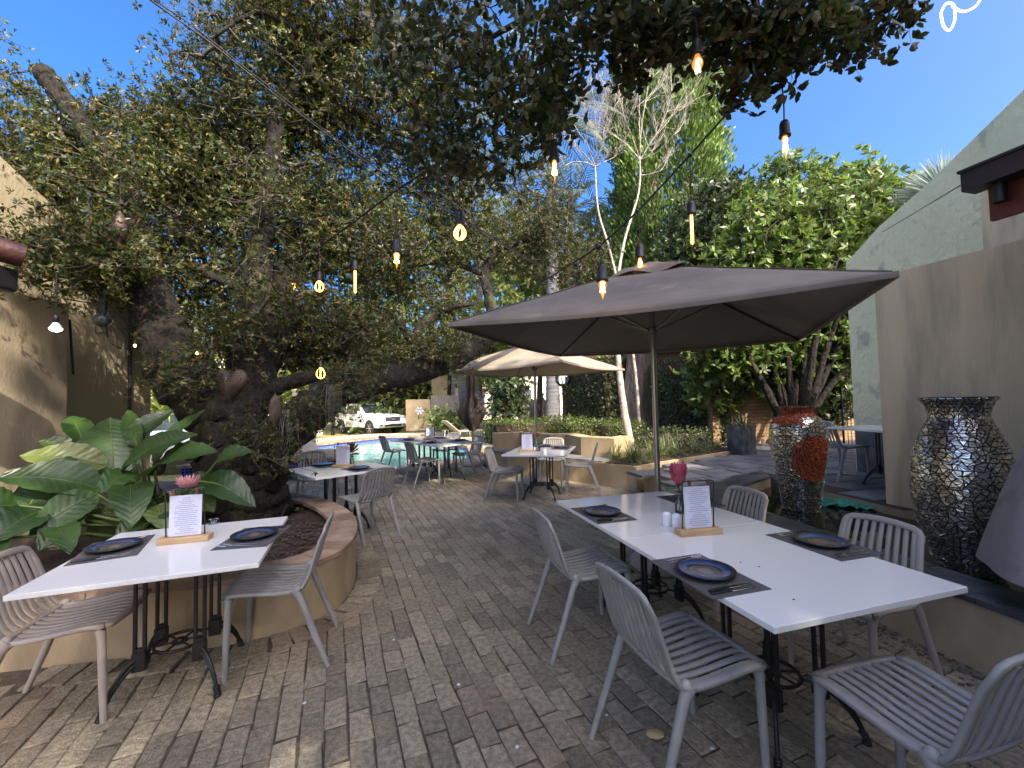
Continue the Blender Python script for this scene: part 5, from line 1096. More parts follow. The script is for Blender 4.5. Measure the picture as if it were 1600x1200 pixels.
clump(tuple(atY(478, 800, 3.9)), 8, .0, .0, '', ) if 0 else None
w = empty('seedling', at(466, 800, .34), 0, 'small green seedling growing in the mulch of the ring planter', 'plant'); P = np.zeros((12, 3)); D = unit(12); D[:, 2] = np.abs(D[:, 2]) * .5 + .25; leaves_obj('leaves', P + np.array([0, 0, .01]), D, np.tile([0, 0, 1.], (12, 1)), rg.uniform(.06, .1, 12), np.full(12, .03), M['leaf_magnolia'], w, 'hex')

# broad-leaved plant behind the left table
bp_ = Vector((-3.0, 3.8, .34)); root = empty('broadleaf_plant', bp_, 0, 'big glossy broad-leaved plant with ribbed leaves behind the left front table', 'plant')
st = MB(); lv = MB(); uvs = []
def broad(A, B, wd, droop=.12, roll=0, fold=.25):
    A, B = npv(A), npv(B); d = B - A; L_ = np.linalg.norm(d); d /= L_; cam_ = np.array([0, 0, CH]) - (A + B) / 2; cam_ /= np.linalg.norm(cam_); up = np.array([0, 0, 1.]) * .6 + cam_ * .6; s_ = np.cross(d, up); s_ /= np.linalg.norm(s_) + 1e-6; up = np.cross(s_, d)
    ca, sa = math.cos(roll), math.sin(roll); s_, up = s_ * ca + up * sa, up * ca - s_ * sa; nu, nv = 18, 8; V = []; U_ = []
    edge = [rnd.gauss(0, .02) for _ in range(nu + 1)]
    for i in range(nu + 1):
        t = i / nu; c = A + d * L_ * t + up * (math.sin(math.pi * min(1, t * 1.05)) * droop * L_); ww = wd * .5 * (math.sin(math.pi * t ** .8) ** .75 if t < 1 else 0) * (1 + edge[i]) + .001
        for j in range(nv + 1):
            v = -1 + 2 * j / nv; V.append(c + s_ * v * ww + up * (fold * ww * abs(v) ** 1.3 + .008 * math.sin(i * 1.9 + j) * abs(v)) - d * abs(v) * ww * .15); U_.append((v * .5 + .5, t * L_ * 3 + abs(v) * .22))
    F_ = [(i * (nv + 1) + j, (i + 1) * (nv + 1) + j, (i + 1) * (nv + 1) + j + 1, i * (nv + 1) + j + 1) for i in range(nu) for j in range(nv)]
    o = len(lv.v); lv.add([v - npv(bp_) for v in V], F_, 0, True); uvs.extend(U_)
    m_ = [A + d * L_ * t + up * (math.sin(math.pi * min(1, t * 1.05)) * droop * L_ - .002) for t in np.linspace(0, .95, 8)]; st.tube([q - npv(bp_) for q in m_], [.010 * (1 - .75 * i / 7) for i in range(8)], 6, 0)
    g_ = bp_ + Vector((rnd.gauss(0, .12), rnd.gauss(0, .12), 0)); st.tube([npv(g_) - npv(bp_), (npv(g_) * .45 + A * .55) - npv(bp_) + np.array([0, 0, .05]), A - npv(bp_)], [.022, .016, .010], 7, 0)
BL = [((178, 745, 3.5), (172, 652, 3.75), .30, .05, 0), ((168, 728, 3.45), (30, 712, 3.2), .17, .10, .2), ((188, 738, 3.4), (308, 678, 3.3), .20, .08, 0), ((232, 742, 3.35), (340, 705, 3.15), .20, .10, 0),
 ((160, 765, 3.3), (-10, 745, 2.95), .22, .10, 0), ((152, 772, 3.2), (44, 838, 2.9), .16, .12, .2), ((206, 738, 3.3), (152, 772, 3.0), .13, .08, 0), ((205, 755, 3.2), (204, 826, 2.9), .17, .12, 0), ((308, 752, 3.2), (400, 792, 3.15), .17, .14, 0),
 ((150, 745, 3.4), (20, 772, 3.05), .24, .10, .3), ((200, 690, 3.7), (272, 640, 3.9), .13, .08, 0), ((215, 700, 3.6), (200, 640, 3.9), .10, .05, .3), ((240, 725, 3.5), (320, 640, 3.9), .10, .1, .4), ((245, 790, 3.1), (262, 830, 3.0), .13, .1, 0), ((300, 775, 3.15), (335, 800, 3.1), .12, .1, 0),
 ((120, 800, 3.1), (60, 862, 2.85), .14, .1, 0), ((60, 800, 3.0), (-20, 850, 2.7), .18, .1, 0), ((110, 700, 3.6), (60, 690, 3.5), .12, .08, 0), ((130, 690, 3.8), (110, 650, 4.0), .14, .08, 0), ((30, 790, 3.0), (-40, 800, 2.8), .2, .1, 0), ((90, 820, 3.0), (110, 865, 2.8), .12, .1, 0), ((230, 800, 3.1), (180, 850, 2.9), .1, .1, 0), ((340, 720, 3.5), (395, 705, 3.5), .12, .1, 0), ((280, 800, 3.1), (245, 845, 3.0), .11, .1, .2), ((15, 840, 2.8), (-40, 870, 2.7), .15, .1, 0),
 ((262, 770, 3.3), (215, 800, 3.2), .14, .1, 0), ((130, 780, 3.4), (90, 800, 3.4), .2, .1, 0), ((60, 770, 3.4), (30, 820, 3.2), .2, .1, 0), ((180, 800, 3.3), (140, 840, 3.2), .16, .1, 0), ((330, 740, 3.6), (290, 790, 3.5), .16, .1, 0)]
for A, B, wd, dr, ro in BL: broad(atY(A[0], A[1], A[2] * 1.13), atY(B[0], B[1], B[2] * 1.13), wd * 1.65, dr, ro)
st.build('stems', M['leaf_box'], root); o = lv.build('leaves', M['leaf_broad'], root); ul = o.data.uv_layers.new(name='UVMap')
li = np.zeros(len(o.data.loops), np.int32); o.data.loops.foreach_get('vertex_index', li); ul.data.foreach_set('uv', np.array(uvs, np.float32)[li].reshape(-1))

# hanging moss
for (px, py, Y, nn_, hh, lb) in ((520, 600, 4.95, 60, .62, 'grey hanging moss trailing from the low limb before the pickup'), (448, 640, 4.55, 26, .5, 'thin grey moss strands under the fork by the spa'), (175, 525, 4.6, 30, .45, 'pale wispy moss hanging on the wall cable'), (545, 700, 4.6, 0, .1, '')):
    if not nn_: continue
    p = atY(px, py, Y); w = MB()
    for i in range(nn_):
        x, y = rnd.gauss(0, .05), rnd.gauss(0, .05); z = 0; q = [(x, y, z)]; l = hh * rnd.uniform(.4, 1)
        for j in range(7): x += rnd.gauss(0, .012); y += rnd.gauss(0, .012); z -= l / 7; q.append((x, y, z))
        w.tube(q, .0022, 3, cap=False)
    o = w.build('hanging_moss', M['moss']); o.location = p; tag(o, lb, 'moss')

# ------------------------------------------------------------------ string lights
def wire(name, pts, r_, label, m='black', k=8):
    w = MB(); w.tube(catmull(L3(pts), k), r_, 6); return tag(w.build(name, M[m]), label, 'cable')
YL = 3.1
wire('light_cable', [(1330, -60, 2.6), (1240, 60, 2.9), (1180, 128, 3.1), (1078, 242, 3.5), (996, 330, 3.9), (935, 385, 4.3), (880, 420, 4.8), (840, 445, 5.3)], .009, 'black festoon cable running down from the top right over the big parasol')
wire('light_cable', [(1030, -60, 2.3), (985, 2, 2.6), (862, 128, 3.0), (718, 233, 3.5), (620, 297, 4.0), (555, 345, 4.4), (499, 385, 4.8), (458, 405, 5.1), (400, 430, 5.5)], .010, 'black festoon cable crossing the upper middle towards the old tree')
w = MB(); q = catmull(L3([(180, -50, 3.4), (235, 0, 3.6), (330, 68, 3.9), (445, 160, 4.3), (560, 245, 4.8), (690, 325, 5.5), (800, 392, 6.3), (850, 420, 6.8)]), 8); w.tube(q, .008, 6); w.tube([p + np.array([0, 0, .035 + .006 * math.sin(i * .6)]) for i, p in enumerate(q)], .006, 6); tag(w.build('twin_cable', M['steel_dark']), 'grey twisted twin cable stretched diagonally across the top left', 'cable')
wire('house_wire', [(1380, 362, 4.95), (1430, 332, 4.4), (1500, 290, 2.65)], .004, 'thin wire from the green gable to the dark gutter')
def bulb(px, ptop, pb, Y, kind, lab, drop=True, s=1.0):
    s *= 1.4
    """drop cord from the cable at ptop to the bulb tip at pb (photo rows)"""
    T = atY(*ptop, Y); B = atY(px, pb, Y); root = empty('string_light', B, 0, lab, 'light bulb', 'bulbs on the string lights')
    hb = {'globe': .105, 'flame': .10, 'tube': .15, 'edison': .105, 'loop': .12, 'small': .075}[kind] * s; s *= 1.0; z0 = hb
    c = MB(); c.tube([(0, 0, z0 + .055 * s), (T.x * .15 - B.x * .15 + .004, 0, z0 + (T.z - B.z - z0) * .5), (T.x - B.x, T.y - B.y, T.z - B.z)], .005, 5)
    c.lathe([(.001, .02), (.014, .016), (.02, 0), (.014, -.016), (.001, -.02)], (T.x - B.x, 0, T.z - B.z), 8); c.build('cord', M['black'], root)
    c = MB(); c.lathe([(.004, z0 + .065 * s), (.014 * s, z0 + .06 * s), (.0185 * s, z0 + .045 * s), (.0195 * s, z0 + .01), (.022 * s, z0 + .006), (.0225 * s, z0 - .008), (.013 * s, z0 - .01)], n=16); c.build('socket', M['black'], root)
    g_ = MB(); f_ = MB()
    if kind == 'globe': g_.lathe([(.013, z0), (.018, z0 - .015), (.031, z0 - .045), (.032, z0 - .065), (.022, z0 - .088), (.001, z0 - .1)], n=20)
    elif kind == 'flame': g_.lathe([(.013, z0), (.0185, z0 - .02), (.019, z0 - .04), (.012, z0 - .075), (.001, 0)], n=16)
    elif kind == 'edison': g_.lathe([(.013, z0), (.016, z0 - .02), (.027, z0 - .05), (.030, z0 - .075), (.020, z0 - .098), (.001, 0)], n=18)
    elif kind == 'tube': g_.lathe([(.012, z0), (.0145, z0 - .01), (.0145, .012), (.001, 0)], n=14)
    if kind in ('globe', 'flame', 'edison', 'small'):
        hh = z0 * .62
        for i in range(4): a_ = i * 1.571 + .3; f_.tube([(.004 * math.cos(a_), .004 * math.sin(a_), z0 - .012), (.0085 * s * math.cos(a_), .0085 * s * math.sin(a_), z0 - hh), (.003, 0, z0 - hh * .9)], .0034 * s, 5)
        if kind == 'small': g_.lathe([(.011 * s, z0), (.016 * s, z0 - .03), (.012 * s, z0 - .06), (.001, 0)], n=12)
    elif kind == 'tube':
        for s_ in (-1, 1): f_.tube([(s_ * .006, 0, z0 - .01), (s_ * .0065, 0, .02), (0, 0, .012)], .0035, 5)
    if kind == 'loop':
        for i in range(3): a_ = i * 1.047; f_.tube([(.056 * math.sin(u) * math.cos(a_) * (.4 + .6 * math.sin(u / 2)), .056 * math.sin(u) * math.sin(a_) * (.4 + .6 * math.sin(u / 2)), z0 - .01 - .12 * (1 - math.cos(u)) / 2) for u in np.linspace(0, 2 * math.pi, 26)], .0034 * s, 6, cap=False)
        f_.build('glowing_loops', M['led'], root)
    else: g_.build('glass', M['amber'], root); f_.build('filament', M['film'], root)
    return root
bulb(1091, (1086, 20), 128, 2.5, 'globe', 'round amber bulb highest on the string lights, among the dark leaves', s=1.15)
bulb(1228, (1221, 122), 249, 2.75, 'flame', 'candle shaped bulb hanging against the blue sky', s=1.15)
bulb(867, (862, 130), 286, 3.0, 'flame', 'candle shaped amber bulb before the bare white twigs', s=1.2)
bulb(719, (716, 235), 392, 3.5, 'loop', 'bulb of glowing yellow loops left of the upper middle', s=1.35)
bulb(620, (620, 297), 420, 4.0, 'small', 'small amber bulb between the looped bulb and the tube bulb', s=1.5)
bulb(555, (555, 345), 459, 4.4, 'tube', 'slim glowing tube bulb left of the middle', s=1.2)
bulb(499, (499, 385), 464, 4.8, 'loop', 'smaller bulb of glowing loops in the tree gap', s=1.15)
bulb(459, (458, 405), 456, 5.1, 'small', 'tiny bulb, leftmost of the cable by the old tree', s=1.3)
bulb(1082, (1078, 242), 383, 3.5, 'tube', 'slim tube bulb hanging above the big parasol', s=1.25)
bulb(1001, (996, 330), 438, 3.9, 'edison', 'pear shaped amber bulb in front of the parasol flap', s=1.45)
bulb(942, (935, 385), 468, 4.3 if False else 2.6, 'small', 'twisted amber bulb hanging lowest, before the parasol roof', s=1.15)
c = MB(); c.tube(catmull(L3([(1470, 20, 2.4), (1474, 40, 2.4), (1484, 47, 2.4), (1492, 30, 2.4), (1490, 8, 2.4), (1478, 6, 2.4), (1470, 20, 2.4)]), 6), .006, 8); c.tube(catmull(L3([(1488, 10, 2.4), (1505, 18, 2.42), (1524, 10, 2.42), (1534, -6, 2.4), (1545, -30, 2.4)]), 6), .006, 8); o = c.build('glowing_tube_loop', M['neon']); tag(o, 'curly glowing warm white tube light at the top right against the sky', 'light')
for px, py, Y, lab in ((308, 552, 4.3, 'tiny glowing bulb tied to the left limb of the old tree'), (211, 540, 4.6, 'tiny glowing bulb at the end of the wall cable')):
    c = MB(); c.ball((0, 0, 0), .014, 8); o = c.build('fairy_bulb', M['film']); o.location = atY(px, py, Y); tag(o, lab, 'light bulb')
bulb(501, (503, 560), 592, 4.7, 'loop', 'looped bulb hanging low under the long limb of the old tree', s=.8)
# cool bulb on the left wall
B = atY(87, 516, 3.7); root = empty('hanging_bulb', B, 0, 'lit white bulb hanging on a black cord before the left wall', 'light bulb'); T = atY(86, 425, 3.7)
c = MB(); c.tube([(0, 0, .08), (0, 0, T.z - B.z)], .006, 6); c.lathe([(.012, .135), (.02, .125), (.021, .07), (.016, .065)], n=14); c.build('cord_and_socket', M['black'], root)
c = MB(); c.lathe([(.016, .07), (.022, .06), (.042, .022), (.044, .014)], n=24); c.build('housing', M['ceramic'], root); c = MB(); c.lathe([(.044, .014), (.038, .002), (.02, -.01), (.001, -.014)], n=24); c.build('diffuser', M['cool'], root)
c = MB(); q = L3([(60, 462, 4.6), (120, 470, 4.6), (150, 478, 4.7), (165, 500, 4.7), (170, 530, 4.7), (190, 545, 4.7), (215, 545, 4.7), (222, 560, 4.9)]); c.tube(catmull(q, 6), .009, 6); tag(c.build('wall_cable', M['black']), 'black cable looped along the left wall to the old tree', 'cable')
sp_ = atY(160, 500, 4.3); root = empty('glass_lantern', sp_, 0, 'dark wired glass ball lamp hanging before the tan house wall', 'lamp'); c = MB(); c.ball((0, 0, 0), .075, 14); c.build('ball', M['glassdark'], root)
c = MB(); c.tube([(0, 0, .05), (0, .01, .42)], .035, 10); 
for i in range(5): a_ = i * 1.3; c.tube(catmull([(0, 0, .08), (.1 * math.cos(a_), .1 * math.sin(a_), .1), (.18 * math.cos(a_ + .5), .12, -.05 - .03 * i), (.05, .05, -.09)], 6), .003, 4)
c.build('wire_fittings', M['steel_dark'], root)
# hanging ornaments
H0 = atY(362, 600, 4.05); root = empty('metal_heart', H0, R_(-12), 'rusty metal heart with punched holes hanging on the trunk of the old tree', 'ornament'); c = MB(); n = 40; V = []; lay = [(0, -.075), (.5, -.06), (.85, -.03), (1, 0), (.85, .03), (.5, .06), (0, .075)]
def heart(t): return (16 * math.sin(t) ** 3 / 17 * .19, (13 * math.cos(t) - 5 * math.cos(2 * t) - 2 * math.cos(3 * t) - math.cos(4 * t)) / 17 * .2)
for s_, y in lay:
    for j in range(n): x, z = heart(2 * math.pi * j / n); V.append((x * s_, y, (z + .02) * s_ - .02 + (.02 * (1 - s_))))
c.add(V, [(i * n + j, i * n + (j + 1) % n, (i + 1) * n + (j + 1) % n, (i + 1) * n + j) for i in range(6) for j in range(n)], 0, True); c.build('body', M['rust'], root)
c = MB()
for i in range(-6, 7):
    for j in range(4):
        x = i * .024 + (j % 2) * .012; z = .095 - j * .024; 
        if abs(x) < .155 and z < .11: c.lathe([(.001, 0), (.0075, 0)], (0, 0, 0), 8) if 0 else c.add([(x + .0075 * math.cos(q), -.078 + abs(x) ** 2 * 1.6 + .003 * 0 + abs(z - .04) * .1, z + .0075 * math.sin(q)) for q in np.linspace(0, 5.5, 8)], [tuple(range(8))])
c.build('punched_holes', M['black'], root); c = MB(); c.tube([(0, 0, .1), (0, .05, .5)], .002, 4); c.build('string', M['black'], root)
O0 = atY(187, 355, 4.0); root = empty('metal_pod', O0, 0, 'rusty punched teardrop ornament hanging in the upper left foliage', 'ornament'); c = MB(); c.lathe([(.001, .17), (.02, .14), (.055, .07), (.07, 0), (.055, -.08), (.022, -.15), (.016, -.22), (.001, -.23)], n=24); c.build('body', M['rust'], root)
c = MB(); c.tube([(0, 0, .17), (0, 0, .5)], .002, 4); c.build('string', M['black'], root); c = MB()
for i in range(26): a_, z = rnd.uniform(3.3, 6.1), rnd.uniform(-.06, .1); r_ = .071 - abs(z) * .22; c.ball((r_ * math.cos(a_), r_ * math.sin(a_), z), .006, 5)
c.build('punched_holes', M['black'], root)
O1 = atY(430, 640, 4.15); root = empty('metal_leaf', O1, R_(30), 'dark curved metal leaf hanging right of the heart', 'ornament'); c = MB(); c.lathe([(.001, .16), (.04, .1), (.062, .02), (.05, -.07), (.001, -.17)], n=16, sy=.35); c.build('body', M['rust'], root); c = MB(); c.tube([(0, 0, .16), (0, 0, .4)], .002, 4); c.build('string', M['black'], root)

# ------------------------------------------------------------------ things round the terrace
b0 = at(1159, 709, tz); root = empty('slate_planter', (b0.x, b0.y, tz), R_(18), 'tall square slate planter box before the brick wall', 'planter'); c = MB()
for s_ in range(4):
    a_ = s_ * math.pi / 2
    for k in range(3): x = (k - 1) * .125; c.box((x * math.cos(a_) + .185 * math.sin(a_), x * math.sin(a_) - .185 * math.cos(a_), .29 + rnd.gauss(0, .006)), (.12, .02, .58), a_)
c.build('box', M['slate_wet'], root, bevel=.004); c = MB(); c.box((0, 0, .5), (.34, .34, .04)); c.build('soil', M['soil'], root)
clump((b0.x, b0.y, tz + .5), 40, .5, .03, 'dark strap-leaved plant growing in the slate planter box', 'leaf_dark', 'potted_plant', 'plant', None)
b0 = at(1192, 703, tz); c = MB(); c.lathe([(.001, 0), (.27, 0), (.28, .02), (.26, .07), (.05, .08), (.001, .08)], n=30); c.tube([(0, 0, .07), (0, 0, .24)], .025, 10); o = c.build('weight_disc', M['concrete']); o.location = (b0.x, b0.y, tz); tag(o, 'round grey concrete weight standing alone on the slate terrace', 'concrete weight')
c = MB(); c.lathe([(.001, 0), (.045, .004), (.035, .012), (.001, .014)], n=8, sx=1, sy=.7); o = c.build('fallen_leaf', M['wood']); o.location = at(1024, 1149, .004); tag(o, 'curled yellow fallen leaf on the paving beneath the foreground chair', 'leaf')
k = 0
for px, py in ((476, 1099, ), (716, 1070), (948, 1118), (1113, 1170), (808, 1168), (615, 1000), (640, 900)):
    c = MB(); pts = [(rnd.uniform(.5, 1) * .011 * math.cos(q), rnd.uniform(.5, 1) * .011 * math.sin(q)) for q in np.linspace(0, 5.6, 7)]; c.prism(pts, 0, .004); o = c.build('paper_scrap', M['paper']); o.location = at(px, py, .003); o.rotation_euler = (.1, .1, k); k += 1; tag(o, 'tiny white scrap lying on the bricks ' + ('right of the left table foot', 'at the front of the aisle', 'behind the foreground chair', 'under the foreground chair', 'at the bottom edge', 'in the middle of the aisle', 'farthest up the aisle')[k - 1], 'litter', 'white scraps on the paving')

# lamp post with globe
lb = at(882, 672, .78); root = empty('globe_lamp', (lb.x, lb.y, .78), 0, 'black garden lamp post with a clear glass globe on the bench planter wall', 'lamp'); c = MB(); Y = lb.y; ht = atY(880, 592, Y).z - .78
c.lathe([(.12, 0), (.11, .03), (.055, .09), (.045, .16), (.038, .3), (.036, ht - .2), (.07, ht - .19), (.07, ht - .14), (.03, ht - .13)], n=18); c.build('post', M['iron'], root); c = MB(); c.ball((0, 0, ht), .21, 16); c.build('globe', M['glass'], root)
c = MB(); c.lathe([(.02, ht - .12), (.05, ht - .06), (.045, ht + .04), (.001, ht + .06)], n=12); c.build('inner_lamp', M['ceramic'], root)
# three clay urns
for px, Y, s_, lab in ((820, 18, 1.0, 'leftmost of the three big clay urns behind the hedge'), (834, 18.8, .9, 'middle of the three big clay urns, half hidden'), (846, 17.6, 1.05, 'largest clay urn, right beside the ringed palm trunk')):
    p = atY(px, 672, Y); root = empty('clay_urn', (p.x, Y, -.03), 0, lab, 'urn', 'big clay urns behind the hedge'); q_ = .66 * s_; c = MB(); c.lathe([(.16 * q_, 0), (.3 * q_, .3 * s_), (.42 * q_, .75 * s_), (.44 * q_, 1.1 * s_), (.34 * q_, 1.45 * s_), (.17 * q_, 1.62 * s_), (.15 * q_, 1.7 * s_)], n=28); c.build('body', M['urn'], root)
    c = MB(); c.lathe([(.15 * q_, 1.68 * s_), (.22 * q_, 1.72 * s_), (.22 * q_, 1.78 * s_), (.15 * q_, 1.79 * s_), (.13 * q_, 1.6 * s_)], n=28); c.build('rim', M['urn'], root)
# loungers on the lawn
for i, (px, py, rz, lab) in enumerate(((662, 672, -35, 'white sun lounger farthest left on the lawn'), (690, 671, -25, 'white sun lounger behind the closed parasol'), (712, 680, 20, 'light sun lounger nearest the pool corner'), (735, 682, -150, 'sun lounger right of the closed parasol'), (768, 672, -140, 'grey sun lounger beside the box hedge'))):
    p = at(px, py, 0); p.y = min(p.y, 24); p = atY(px, py, p.y); p.z = groundz(0, p.y)
    if i == 0:
        L0_ = empty('sun_lounger', p, R_(rz), lab, 'sun lounger', 'sun loungers on the lawn'); c = MB(); c.box((0, 0, .3), (1.3, .62, .05)); c.build('seat', M['chair_warm'], L0_, bevel=.01); c = MB(); c.box((.95, 0, .55), (.75, .62, .05), M4=Matrix.Rotation(R_(-40), 3, 'Y')); c.build('backrest', M['chair_warm'], L0_, bevel=.01)
        for sx, sy in ((-.55, -.27), (-.55, .27), (.6, -.27), (.6, .27)): c = MB(); c.tube([(sx, sy, .3), (sx * 1.05, sy, 0)], .022, 8); c.build('leg', M['ceramic'], L0_)
    else: dup(L0_, p, R_(rz), lab)

# ------------------------------------------------------------------ cars
def car_mesh(prof, wid, cab, mat_, name, label, loc, rz, L_, wr, axles, pick=False):
    root = empty(name, loc, rz, label, 'car'); b_ = MB(); n = len(prof); ys = [(-1, .0), (-.97, .5), (-.8, 1), (.8, 1), (.97, .5), (1, 0)]
    def sec(f_, z): # tumblehome
        return wid / 2 * (1 - .16 * max(0, (z - cab) / .7)) * f_
    V = []
    for x, z in prof: V.append((x, -sec(1, z), z))
    for x, z in prof: V.append((x, sec(1, z), z))
    b_.add(V, [tuple(range(n - 1, -1, -1)), tuple(range(n, 2 * n))] + [(i, (i + 1) % n, (i + 1) % n + n, i + n) for i in range(n)]); b_.build('body', mat_, root, bevel=.045, seg=3)
    for ax in axles:
        for s_ in (-1, 1):
            y = s_ * (wid / 2 - .11); w_ = empty('wheel', (ax, y, wr), 0); w_.parent = root; c = MB(); P = [(wr - .09, -.12), (wr - .015, -.12), (wr, -.09), (wr, .09), (wr - .015, .12), (wr - .09, .12)]
            k = 28; V = [(r_ * math.cos(2 * math.pi * j / k), yy, r_ * math.sin(2 * math.pi * j / k)) for r_, yy in P for j in range(k)]; c.add(V, [(i * k + j, i * k + (j + 1) % k, (i + 1) * k + (j + 1) % k, (i + 1) * k + j) for i in range(5) for j in range(k)], 0, True); c.build('tyre', M['tyre'], w_)
            c = MB(); rr = wr - .09; V = [(r_ * math.cos(2 * math.pi * j / k), s_ * yy, r_ * math.sin(2 * math.pi * j / k)) for r_, yy in ((rr + .01, .12), (rr - .02, .105), (rr - .03, .03), (.001, .02)) for j in range(k)]; c.add(V, [(i * k + j, i * k + (j + 1) % k, (i + 1) * k + (j + 1) % k, (i + 1) * k + j) for i in range(3) for j in range(k)], 1)
            for j in range(6): q = j * math.pi / 3; c.box((rr * .5 * math.cos(q), s_ * .09, rr * .5 * math.sin(q)), (rr * .98, .03, .055), M4=Matrix.Rotation(-q, 3, 'Y'))
            c.ball((0, s_ * .09, 0), .05, 8); c.build('rim', [M['rim'], M['black']], w_)
            c = MB(); V = [((wr + d_) * math.cos(q), s_ * (wid / 2 + .012), wr + .0 - wr + (wr + d_) * math.sin(q)) for d_ in (.03, .10) for q in np.linspace(-.25, math.pi + .25, 18)]; V = [(x + ax, y_, z + wr) for x, y_, z in V]; c.add(V, [(j, j + 1, j + 19, j + 18) for j in range(17)]); c.build('wheel_arch', M['black'], root)
            c = MB(); V = [(ax, s_ * (wid / 2 + .006), wr)] + [(ax + (wr + .04) * math.cos(q), s_ * (wid / 2 + .006), max(.22, wr + (wr + .04) * math.sin(q))) for q in np.linspace(-.6, math.pi + .6, 20)]; c.add(V, [(0, j, j + 1) for j in range(1, 20)]); c.build('wheel_well', M['black'], root)
            w_.location = (ax, s_ * (wid / 2 - .095), wr)
    return root
# the pickup: x forward. double cab with canopy
pr_ = [(-2.6, .55), (-2.62, 1.0), (-2.6, 1.14), (-2.42, 1.78), (-2.2, 1.84), (-.8, 1.86), (-.1, 1.84), (.25, 1.78), (1.05, 1.24), (1.9, 1.16), (2.45, 1.08), (2.6, .95), (2.66, .62), (2.5, .42), (-2.4, .42)]
ca = at(584, 681, .22); Ycar = 25.0; ca = atY(579, 680, Ycar); zc = ca.z
crz = -40
cdirv = Vector((math.cos(R_(crz)), math.sin(R_(crz)), 0)); cside = Vector((cdirv.y, -cdirv.x, 0))
cloc = Vector((ca.x, ca.y, zc)) - cdirv * 1.62 - cside * .85
pk = car_mesh(pr_, 1.9, 1.18, M['white_paint'], 'pickup_truck', 'white double cab pickup parked beyond the pool', cloc, R_(crz), 5.3, .4, (1.65, -1.55))
for s_ in (-1, 1):
    def sy(z): return s_ * (.95 * (1 - .16 * max(0, (z - 1.18) / .7)) + .006)
    for nm, P in (('side_window', [(.92, 1.26), (.22, 1.70), (-.12, 1.74), (-.12, 1.25)]), ('side_window', [(-.22, 1.25), (-.22, 1.74), (-.95, 1.75), (-1.0, 1.25)]), ('canopy_window', [(-1.15, 1.28), (-1.12, 1.74), (-2.25, 1.70), (-2.38, 1.28)])):
        c = MB(); c.add([(x, sy(z), z) for x, z in P], [tuple(range(len(P)))]); c.build(nm, M['glassdark'], pk)
    c = MB(); 
    for x in (-1.05, -.17, .95): c.box((x, sy(.9), .88), (.012, .004, .62))
    c.box((-.05, sy(.5), .56), (2.1, .006, .012)); c.build('door_seam', M['black'], pk)
    for x in (-.02, -.88): c = MB(); c.box((x, s_ * .975, 1.13), (.2, .03, .035)); c.build('door_handle', M['black'], pk)
    c = MB(); c.box((.78, s_ * 1.06, 1.33), (.12, .22, .17)); c.build('mirror', M['white_paint'], pk, bevel=.03)
    c = MB(); c.box((2.52, s_ * .72, .98), (.18, .36, .2)); c.build('headlight', M['lamp'], pk, bevel=.03); c = MB(); c.box((2.6, s_ * .78, .60), (.1, .18, .10)); c.build('fog_light', M['black'], pk)
    c = MB(); c.box((-2.58, s_ * .86, 1.0), (.1, .12, .32)); c.build('tail_light', M['red'], pk); c = MB(); c.box((.05, s_ * .93, .40), (2.4, .14, .06)); c.build('side_step', M['black'], pk)
c = MB(); c.box((2.63, 0, .92), (.04, 1.0, .24)); gr_ = c.build('grille', M['black'], pk); c = MB()
for z in (.86, .92, .98): c.box((2.655, 0, z), (.02, .96, .018))
c.box((2.665, 0, .92), (.02, .22, .09)); c.build('grille_bars', M['rim'], gr_)
c = MB(); c.box((2.66, 0, .56), (.06, 1.1, .11)); c.build('lower_grille', M['black'], pk); c = MB(); c.box((2.69, 0, .70), (.012, .46, .1)); c.build('number_plate', M['ceramic'], pk)
c = MB(); V = [(.3, -.72, 1.765), (.3, .72, 1.765), (1.02, .82, 1.275), (1.02, -.82, 1.275)]; c.add([(x + .01, y, z + .012) for x, y, z in V], [(0, 1, 2, 3)]); c.build('windscreen', M['glassdark'], pk)
# second car seen between the left wall and the tree
q = atY(285, 686, 11.5); sd = car_mesh([(-2, .4), (-2.05, .9), (-1.3, 1.38), (.2, 1.42), (.95, 1.0), (1.95, .85), (2.05, .4)], 1.7, .95, M['silver_paint'], 'parked_car', 'pale blue white car glimpsed between the left wall and the old tree', Vector((q.x - .2, 11.5, -.02)), R_(-35), 4, .32, (1.3, -1.3))
c = MB(); c.add([(.3, -.6, 1.40), (.3, .6, 1.40), (.92, .72, 1.04), (.92, -.72, 1.04)], [(0, 1, 2, 3)]); c.build('windscreen', M['glassdark'], sd)
for s_ in (-1, 1): c = MB(); c.add([(.7, s_ * .85, 1.02), (.18, s_ * .79, 1.34), (-1.1, s_ * .79, 1.32), (-1.4, s_ * .85, 1.02)], [(0, 1, 2, 3)]); c.build('side_window', M['glassdark'], sd)

